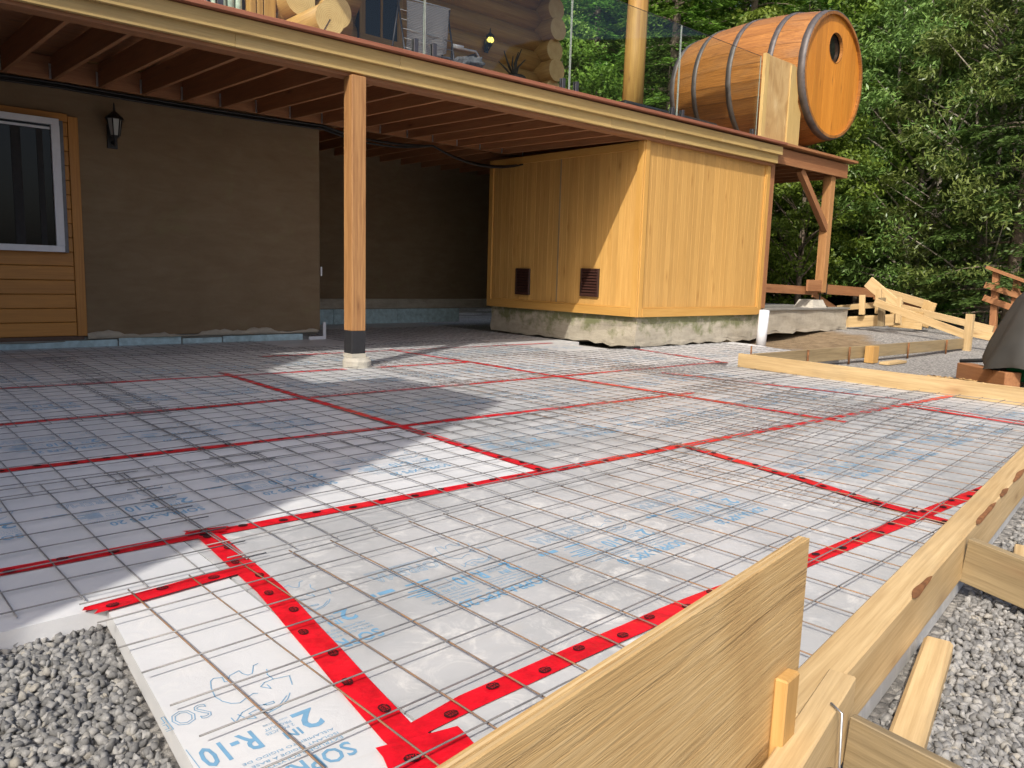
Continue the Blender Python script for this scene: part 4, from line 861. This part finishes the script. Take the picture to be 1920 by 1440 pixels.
t = thing('pvc_pipe', 'white plastic pipe standing at the shed corner', 'pipe', (9.95, 5.83, 0)); tube('pipe', [(9.93, 5.82, -.04), (10.0, 5.84, .47)], .07, 'pvc_white', t, 24); tube('bore', [(9.985, 5.836, .40), (10.0006, 5.8402, .4742)], .061, 'metal_dark', t, 20)
# plywood upright inside the near form
u = Vector((1, .139, 0)).normalized(); pA = Vector((-.35, fy(-.35)-.012, .232)); pB = Vector((1.205, fy(1.205)-.012, .232))
ply = thing('plywood_sheet', 'tall plywood form sheet standing at the bottom right', 'plywood', (1.205, .6, 0)); n_ = Vector((-u.y, u.x, 0))
for k in range(5):
    off = (k-2)*.0038; bar('veneer', pA+n_*off, pB+n_*off-u*random.uniform(0, .002), .0037, .455, 'plywood' if k in (0, 2, 4) else 'spruce', ply, bev=0)
q = Vector((1.125, .568, 0)); st = bar('stake', q+Vector((-.012, -.004, .0)), q+Vector((-.0, .0, .255)), .022, .055, 'stake_wood', None, up=(u.x, u.y, 0), bev=.003); tag(st, 'short orange stake leaning against the plywood sheet', 'stake')
# near end board and kickers
eb = bar('end_board', (.98, .512, .073), (1.41, .603, .073), .05, .15, 'spruce', bev=.003); tag(eb, 'pale board end in front of the plywood with a wire tie', 'form board')
k1 = bar('kicker_board', (1.372, .565, .03), (1.36, -.2, -.01), .02, .13, 'spruce_weathered', bev=.002); tag(k1, 'weathered brace board leaving the near form at the bottom right', 'brace')
k2 = bar('kicker_board', (2.545, .752, .065), (2.42, .05, .0), .03, .138, 'spruce_weathered', bev=.002); tag(k2, 'weathered brace board leaving the near form at the right edge', 'brace')
t = thing('steel_pin', 'rusty steel pin tied with wire at the near board end', 'pin', (1.22, .505, -.05)); tube('rod', [(1.235, .528, -.06), (1.235, .528, .05)], .0105, 'rust_metal', t, 10); tube('head', [(1.235, .528, .05), (1.235, .528, .058)], .0125, 'metal_dark', t, 10)
tube('wire_tie', [(1.215, .525, .02), (1.232, .512, .018), (1.253, .518, .02), (1.258, .528, .05), (1.262, .534, .152), (1.275, .56, .154)], .0022, 'metal_galv', t, 5)
o = bar('lumber_offcut', (1.50, .515, -.027), (2.07, .652, -.027), .066, .05, 'spruce', bev=.008); tag(o, 'short pale lumber offcut lying on gravel beside the form', 'lumber')
o = prism('foam_scrap', [(3.62, .66), (4.4, .74), (4.38, .86), (3.7, .79)], -.045, .02, 'foam'); tag(o, 'white foam scrap on gravel at the right edge', 'foam scrap')
o = bar('lumber_offcut', (3.0, .72, -.04), (3.16, .76, -.04), .05, .03, 'spruce', bev=.004); tag(o, 'tiny wood chip block on gravel outside the form', 'lumber')
# stacked formwork and stakes beyond the slab
def pxb(name, p0, p1, X, h, w, mat, label, cat='lumber'):
    a = OX(*p0, X); b = OX(*p1, X); d = (b-a).normalized(); up = Vector((1, 0, 0)).cross(d)
    if up.z < 0: up = -up
    o = bar(name, a, b, w, h, mat, None, up=up, bev=.003); return tag(o, label, cat)
pxb('form_board', (1584, 604), (1690, 599), 13.5, .19, .04, 'spruce', 'low pale form board right of the concrete slab', 'form board')
pxb('form_board', (1570, 578), (1662, 570), 13.9, .10, .04, 'spruce', 'pale form board behind the slab end', 'form board')
pxb('form_stake', (1616, 590), (1617, 553), 13.4, .09, .05, 'spruce', 'upright stake nearest the concrete slab', 'stake'); pxb('form_stake', (1646, 588), (1648, 542), 13.45, .09, .05, 'spruce', 'tallest upright stake in the formwork pile', 'stake')
pxb('form_stake', (1652, 612), (1654, 558), 13.2, .10, .06, 'spruce_weathered', 'weathered front stake of the formwork pile', 'stake'); pxb('form_stake', (1684, 606), (1687, 558), 13.4, .08, .05, 'spruce', 'right-hand upright stake of the formwork pile', 'stake')
pxb('loose_board', (1628, 528), (1686, 577), 13.7, .20, .04, 'spruce', 'bright pale board leaning diagonally over the formwork pile', 'board')
pxb('loose_board', (1640, 566), (1816, 630), 13.0, .12, .04, 'spruce', 'long pale board sloping down in front of the pile', 'board'); pxb('loose_board', (1672, 572), (1862, 618), 14.2, .11, .05, 'spruce', 'long pale board sloping down behind the first', 'board')
pxb('loose_board', (1626, 538), (1742, 572), 14.6, .14, .05, 'spruce', 'pale board on top at the back of the pile', 'board'); pxb('loose_board', (1640, 552), (1740, 578), 14.65, .18, .05, 'brown_timber', 'brown timber under the top pale board', 'board')
pxb('plywood_piece', (1745, 566), (1728, 612), 14.5, .22, .03, 'plywood', 'upright plywood piece at the right end of the pile', 'plywood'); pxb('plywood_piece', (1668, 596), (1730, 602), 14.0, .30, .03, 'plywood', 'low plywood piece under the sloping boards', 'plywood'); pxb('loose_board', (1815, 622), (1900, 640), 12.6, .12, .04, 'spruce', 'pale board end passing behind the grey cover', 'board')
blk = prism('concrete_block', [(12.12, 6.22), (12.60, 6.22), (12.60, 6.55), (12.12, 6.55)], .471, .60, 'concrete_pale'); tag(blk, 'pale tapered concrete deck block on the slab', 'concrete block')
for v in blk.data.vertices:
    if v.co.z > .05: v.co.x *= .72; v.co.y *= .72
# grey cover over a green machine, timber beam, handle
cov = thing('covered_machine', 'green machine under a dark grey cover at the right edge', 'machine', (8.75, 1.95, 0))
def cover():
    V = []; F = []; n_ = 48; prof = [(.12, .98), (.30, .93), (.42, .78), (.52, .55), (.60, .36), (.66, .20), (.67, .13)]
    for i, (r_, z_) in enumerate(prof):
        for k in range(n_):
            a = 2*math.pi*k/n_; fd = 1+.07*(i/6)*math.sin(a*7+.6*i)+.035*(i/6)*math.sin(a*13+2); V.append((r_*fd*math.cos(a), r_*.95*fd*math.sin(a), z_+.03*(i/6)*math.sin(a*5)))
    for i in range(len(prof)-1):
        for k in range(n_): F.append((i*n_+k, (i+1)*n_+k, (i+1)*n_+(k+1) % n_, i*n_+(k+1) % n_))
    F.append(tuple(range(n_))); obj('cover', mesh('cover', V, F, True), 'tarp_grey', Matrix.Translation((8.78, 2.0, 0)), cov)
cover()
plank('engine_box', (8.50, 2.02, .0), (8.85, 2.40, .22), 'green_paint', cov, bev=.02); plank('engine_box', (8.8, 2.1, .1), (9.1, 2.45, .4), 'green_paint', cov, bev=.02)
tube('wheel', [(8.45, 2.36, .10), (8.45, 2.42, .10)], .15, 'rubber', cov, 20); tube('wheel', [(8.6, 1.6, .10), (8.6, 1.66, .10)], .15, 'rubber', cov, 20); tube('handle', [(9.0, 2.45, .17), (9.05, 2.95, .10)], .02, 'rubber', cov, 8)
o = bar('timber_beam', (8.78, 2.82, .03), (8.22, 2.22, .03), .15, .16, 'brown_timber', bev=.006); tag(o, 'heavy brown timber beam lying before the covered machine', 'timber')
rl = thing('stair_railing', 'brown wooden stair railing sloping down at the right edge', 'railing', (14.6, 4.1, 0))
def rp(n_, p0, p1, X, h, w): a = OX(*p0, X); b = OX(*p1, X); d = (b-a).normalized(); up = Vector((1, 0, 0)).cross(d); return bar(n_, a, b, w, h, 'brown_timber', rl, up=up if up.z > 0 else -up)
rp('post', (1861, 628), (1869, 508), 14.8, .10, .09); rp('post', (1900, 600), (1908, 525), 14.8, .10, .09); rp('cap_rail', (1851, 501), (1935, 532), 14.75, .045, .14); rp('rail', (1847, 534), (1935, 562), 14.72, .10, .045); rp('rail', (1844, 558), (1935, 590), 14.72, .10, .045)
# straw and bark chips
def chips(n_, cx, cy, rx, ry, name, mat, label):
    V = []; F = []
    for i in range(n_):
        a = random.uniform(0, 6.28); r_ = math.sqrt(random.random()); x_ = cx+rx*r_*math.cos(a); y_ = cy+ry*r_*math.sin(a); d = random.uniform(0, 6.28); l_ = random.uniform(.015, .05); w_ = random.uniform(.004, .012); z_ = random.uniform(-.055, -.03)
        dx, dy = math.cos(d)*l_, math.sin(d)*l_; nx, ny = -math.sin(d)*w_, math.cos(d)*w_; b = len(V)
        V += [(x_-dx-nx, y_-dy-ny, z_), (x_+dx-nx, y_+dy-ny, z_+random.uniform(0, .02)), (x_+dx+nx, y_+dy+ny, z_+.01), (x_-dx+nx, y_-dy+ny, z_+.004)]; F.append((b, b+1, b+2, b+3))
    tag(obj(name, mesh(name, V, F), mat), label, None, kind='stuff')
chips(1500, 8.0, 2.75, .55, .55, 'wood_chips', 'straw', 'tan wood chips scattered on the gravel by the form board')
# ---------------------------------------------------------------- gravel stones
def stones():
    protos = []
    for k in range(10):
        bm = bmesh.new()
        for i in range(13):
            p = Vector((random.gauss(0, 1), random.gauss(0, 1), random.gauss(0, 1))).normalized(); bm.verts.new((p.x*random.uniform(.85, 1.15), p.y*random.uniform(.65, .95), p.z*random.uniform(.5, .8)))
        r_ = bmesh.ops.convex_hull(bm, input=bm.verts[:]); bmesh.ops.delete(bm, geom=[v for v in bm.verts if not v.link_faces], context='VERTS'); bm.verts.index_update(); bmesh.ops.triangulate(bm, faces=bm.faces[:])
        protos.append((np.array([v.co[:] for v in bm.verts]), np.array([[v.index for v in f.verts] for f in bm.faces]))); bm.free()
    P = []
    def fill(n_, xa, xb, ya, yb, test, s0, s1, layer):
        x = rng.uniform(xa, xb, n_); y = rng.uniform(ya, yb, n_); k = test(x, y); x = x[k]; y = y[k]
        for a, b in zip(x, y): P.append((a, b, layer+rng.uniform(-.006, .006), rng.uniform(s0, s1)))
    left = lambda x, y: ((x < .40+.085*(y-1.0)) | (y > 2.3)) & (y < 2.11) & (x > -.45+.0*y)
    for ly in (-.058, -.05): fill(5600, -.45, .56, .75, 2.12, left, .0085, .0175, ly)
    right = lambda x, y: (y < .385+.139*x) & (y > .11*x-.12)
    for ly in (-.058, -.05): fill(21000, 1.15, 5.4, .0, 1.15, lambda x, y: right(x, y) & (x < 3.2), .0085, .0165, ly)
    fill(12000, 3.2, 6.6, .2, 1.4, right, .010, .016, -.052)
    V = []; F = []; A = []; b = 0
    for (x, y, z, s) in P:
        v, f = protos[rng.integers(10)]; q = Quaternion((rng.normal(), rng.normal(), rng.normal(), rng.normal())).normalized().to_matrix(); q = np.array(q)
        vv = (v*s) @ q.T+np.array([x, y, z]); V.append(vv); F.append(f+b); A.append(np.full(len(v), rng.random())); b += len(v)
    V = np.concatenate(V); F = np.concatenate(F); A = np.concatenate(A).astype(np.float32)
    me = bpy.data.meshes.new('gravel_stones'); me.vertices.add(len(V)); me.vertices.foreach_set('co', V.ravel()); me.loops.add(F.size); me.loops.foreach_set('vertex_index', F.ravel().astype(np.int32)); me.polygons.add(len(F)); me.polygons.foreach_set('loop_start', np.arange(0, F.size, 3, dtype=np.int32))
    at = me.attributes.new('rnd', 'FLOAT', 'POINT'); at.data.foreach_set('value', A); me.update(calc_edges=True); me.validate()
    tag(obj('gravel_stones', me, 'gravel_stone'), 'loose grey crushed gravel around the foam edge', None, kind='stuff'); print('stones', len(P), len(F))
stones()
# ---------------------------------------------------------------- trees
def leafmesh(name, Cn, D, Nn, ln, wd, R):
    """diamond leaves: centres, axes, normals (N,3), lengths, widths, tone"""
    D /= np.linalg.norm(D, axis=1, keepdims=True)+1e-9; Sd = np.cross(Nn, D); Sd /= np.linalg.norm(Sd, axis=1, keepdims=True)+1e-9
    n_ = len(Cn); V = np.empty((n_, 4, 3)); V[:, 0] = Cn-D*ln[:, None]/2; V[:, 2] = Cn+D*ln[:, None]/2; V[:, 1] = Cn+Sd*wd[:, None]/2; V[:, 3] = Cn-Sd*wd[:, None]/2
    me = bpy.data.meshes.new(name); me.vertices.add(n_*4); me.vertices.foreach_set('co', V.ravel()); me.loops.add(n_*4); me.loops.foreach_set('vertex_index', np.arange(n_*4, dtype=np.int32)); me.polygons.add(n_); me.polygons.foreach_set('loop_start', np.arange(0, n_*4, 4, dtype=np.int32))
    at = me.attributes.new('rnd', 'FLOAT', 'POINT'); at.data.foreach_set('value', np.repeat(R, 4).astype(np.float32)); me.update(calc_edges=True); return me
def trunkmesh(segs, name):
    V = []; F = []
    for pts, rad in segs:
        v, f = tube_mesh(pts, rad, 7); b = len(V); V += v; F += [tuple(i+b for i in q) for q in f]
    return mesh(name, V, F, True)
def conifer(H, R, nb, per, mat, ls=1., base=.06, droop=.35):
    segs = [([(0, 0, -.5), (.05, .02, H*.35), (-.03, .05, H*.7), (0, 0, H)], [H*.02, H*.014, H*.008, .01])]; Cs, Ds, Ns, Ls, Ws, Rs = [], [], [], [], [], []
    for i in range(nb):
        t = base+(1-base)*(i+rng.random())/nb; z0 = H*t; a = i*2.39996+rng.normal(0, .3); bl = (R*(1-t)**.75*rng.uniform(.6, 1.15)+.25); o = np.array([math.cos(a), math.sin(a), 0]); sd = np.array([-math.sin(a), math.cos(a), 0])
        rise = rng.uniform(-.05, .30); dr = droop*rng.uniform(.6, 1.3)
        f = lambda s: np.outer(s*bl, o)+np.outer(rise*s*bl-dr*bl*s**2, [0, 0, 1])+np.array([0, 0, z0])
        pts = f(np.array([0, .3, .65, 1.])); segs.append(([tuple(p) for p in pts], [.018+.012*bl, .014+.005*bl, .008, .003])) if i % 2 == 0 else None
        n_ = int(per*(bl/R)**1.3)+12; s = rng.random(n_)**.75*.98+.05; wdt = .42*bl*np.minimum(1, 1.6*(1.05-s))*np.minimum(1, s*3+.25); lat = rng.uniform(-1, 1, n_)
        # leaves sit along side twigs
        tw = np.round(s*9)/9; s2 = np.clip(tw+np.abs(lat)*.14+rng.normal(0, .012, n_), 0, 1.12)
        P = f(s2)+np.outer(lat*wdt, sd)+np.stack([rng.normal(0, .02, n_), rng.normal(0, .02, n_), rng.normal(0, .035, n_)-.22*np.abs(lat)*wdt], 1)
        D = np.outer(.55+.3*rng.random(n_), o)+np.outer(np.sign(lat)*(.7+.4*rng.random(n_)), sd)+np.stack([rng.normal(0, .25, n_), rng.normal(0, .25, n_), rng.normal(-.25, .22, n_)], 1)
        Nn = np.array([0, 0, 1.])+rng.normal(0, .45, (n_, 3))
        Cs.append(P); Ds.append(D); Ns.append(Nn); Ls.append(rng.uniform(.09, .19, n_)*ls); Ws.append(rng.uniform(.03, .065, n_)*ls); Rs.append(np.clip(rng.normal(.35+.35*s2, .18), 0, 1))  # leaf tone grows paler towards the bough tip
    cat = np.concatenate; return leafmesh('crown', cat(Cs), cat(Ds), cat(Ns), cat(Ls), cat(Ws), cat(Rs)), trunkmesh(segs, 'trunk'), mat
def broad(H, R, ncl, per, mat, lsz, thin=.5, zb=.12, stems=1, tall=1.0):
    segs = []; Cs, Ds, Ns, Ls, Ws, Rs = [], [], [], [], [], []
    for k in range(stems):
        a = k*2.4; tx, ty = (.12*R*math.cos(a), .12*R*math.sin(a)) if stems > 1 else (0, 0); segs.append(([(tx*.3, ty*.3, -.4), (tx, ty, H*.3), (tx*2.2+.1, ty*2.2, H*.62), (tx*2.6, ty*2.6, H*.95)], [.014*H/stems**.5, .011*H/stems**.5, .007*H/stems**.5, .01]))
    for i in range(ncl):
        th = rng.random()**.9; z = H*(zb+(1-zb)*th); prof = math.sin(math.pi*min(1, (th*.86+.14)))**.65*R; rr = prof*math.sqrt(rng.uniform(.12, 1.0)); a = rng.uniform(0, 6.283)
        c = np.array([rr*math.cos(a), rr*math.sin(a), z]); cr = rng.uniform(.22, .52)*R/2.2
        if i % 4 == 0:
            zz = max(.1*H, z-rr*.75); segs.append(([(0, 0, zz), (c[0]*.5, c[1]*.5, zz+(z-zz)*.55), tuple(c)], [.03, .018, .005]))
        n_ = int(per*rng.uniform(.6, 1.3)); g = rng.normal(0, 1, (n_, 3)); g /= np.linalg.norm(g, axis=1, keepdims=True); g *= rng.random((n_, 1))**.45*cr*np.array([1.15, 1.15, .62]); P = c+g
        o = np.array([math.cos(a), math.sin(a), 0]); D = o*.6+rng.normal(0, .6, (n_, 3))+np.array([0, 0, -.25]); Nn = np.array([0, 0, .8])+rng.normal(0, .55, (n_, 3))+o*.25
        Cs.append(P); Ds.append(D); Ns.append(Nn); Ls.append(rng.uniform(.7, 1.3, n_)*lsz); Ws.append(rng.uniform(.7, 1.2, n_)*lsz*thin); Rs.append(np.clip(rng.normal(.5+.3*(g[:, 2]/cr), .2), 0, 1))  # leaf tone grows paler towards the top of each clump
    cat = np.concatenate; return leafmesh('crown', cat(Cs), cat(Ds), cat(Ns), cat(Ls), cat(Ws), cat(Rs)), trunkmesh(segs, 'trunk'), mat
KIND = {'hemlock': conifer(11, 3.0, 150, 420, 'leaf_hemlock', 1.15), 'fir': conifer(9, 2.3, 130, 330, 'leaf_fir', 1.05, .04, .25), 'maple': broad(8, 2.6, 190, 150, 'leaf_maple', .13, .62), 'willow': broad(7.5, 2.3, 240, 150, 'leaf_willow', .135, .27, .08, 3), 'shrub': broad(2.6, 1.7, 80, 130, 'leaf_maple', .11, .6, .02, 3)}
BK = {'hemlock': 'bark', 'fir': 'bark', 'maple': 'bark', 'willow': 'bark_pale', 'shrub': 'bark'}
def tree(kind, x, y, s, label, group, sz=1.0):
    cr, tr, lm = KIND[kind]; nm = {'hemlock': 'hemlock_tree', 'fir': 'fir_tree', 'maple': 'leafy_tree', 'willow': 'willow_tree', 'shrub': 'leafy_shrub'}[kind]
    z = float(hgt(x, y)); t = thing(nm, label, 'shrub' if kind == 'shrub' else 'tree', (x, y, z), group); m = Matrix.Translation((x, y, z)) @ Matrix.Rotation(random.uniform(0, 6.28), 4, 'Z') @ Matrix.Diagonal((s, s, s*sz, 1))
    obj('crown', cr, lm, m, t); obj('trunk', tr, BK[kind], m, t); return t
def pol(px, d):  # ground point seen in column px at distance d from the camera
    r_ = ray(px, 500); k = d/math.hypot(r_[0], r_[1]); return r_[0]*k, r_[1]*k
FR = [('willow', 1720, 19, 1.0, 'pale silvery-leaved tree in the middle right of the wood edge'), ('willow', 1850, 18, .95, 'silvery-leaved tree above the covered machine'), ('maple', 1610, 21, 1.0, 'green leafy tree behind the barrel end'),
      ('maple', 1500, 18, .62, 'low green leafy tree behind the platform post'), ('fir', 1900, 17, .75, 'dark fir with flat boughs at the right edge'), ('fir', 1800, 22, 1.1, 'dark fir between the silvery trees'), ('hemlock', 1100, 24, 1.0, 'dark hemlock right of the log wall'), ('hemlock', 1240, 23, 1.05, 'dark hemlock behind the log post'), ('hemlock', 1380, 25, 1.1, 'tall hemlock above the barrel'),
      ('shrub', 1115, 17.5, 1.0, 'bright green shrub peeping over the deck beside the log wall'), ('maple', 1400, 21, .9, 'light green leafy tree over the barrel top'), ('maple', 1040, 20, .85, 'leafy tree against the end of the log wall'), ('hemlock', 1560, 26, 1.15, 'tall hemlock behind the leafy tree of the barrel end'), ('hemlock', 1960, 24, 1.1, 'hemlock cut by the right edge of the picture'),
      ('shrub', 1470, 20, .9, 'leafy shrub under the platform'), ('shrub', 1780, 21, .8, 'leafy shrub behind the formwork pile'), ('shrub', 1640, 23, .9, 'leafy shrub left of the bare trunk'), ('fir', 1480, 24, .9, 'fir in the shade under the platform')]
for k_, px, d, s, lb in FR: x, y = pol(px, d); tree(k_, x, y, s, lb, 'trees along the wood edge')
i = 0
for row, (d, kinds) in enumerate(((29, ('hemlock', 'maple', 'fir')), (34, ('hemlock', 'fir', 'hemlock')), (41, ('hemlock', 'hemlock', 'maple')))):
    for c in range(9):
        px = 960+c*135+row*40; x, y = pol(px, d+random.uniform(-1.5, 1.5)); tree(kinds[i % 3], x, y, random.uniform(1.15, 1.5), f'background {["hemlock", "leafy", "fir"][["hemlock", "maple", "fir"].index(kinds[i % 3])]} tree, {ORD[c]} from the log wall in the {["front", "middle", "back"][row]} row', 'background trees of the wood'); i += 1
for c_, (px, d, s_) in enumerate(((1060, 31, 1.5), (1130, 36, 1.8), (1200, 30, 1.5), (1290, 35, 1.7), (1000, 38, 1.9), (1180, 44, 2.0))):
    x, y = pol(px, d); tree('hemlock', x, y, s_, f'very tall hemlock rising behind the log post, {ORD[c_]} of the group', 'tall hemlocks behind the log post')
print('objects', len(bpy.data.objects))
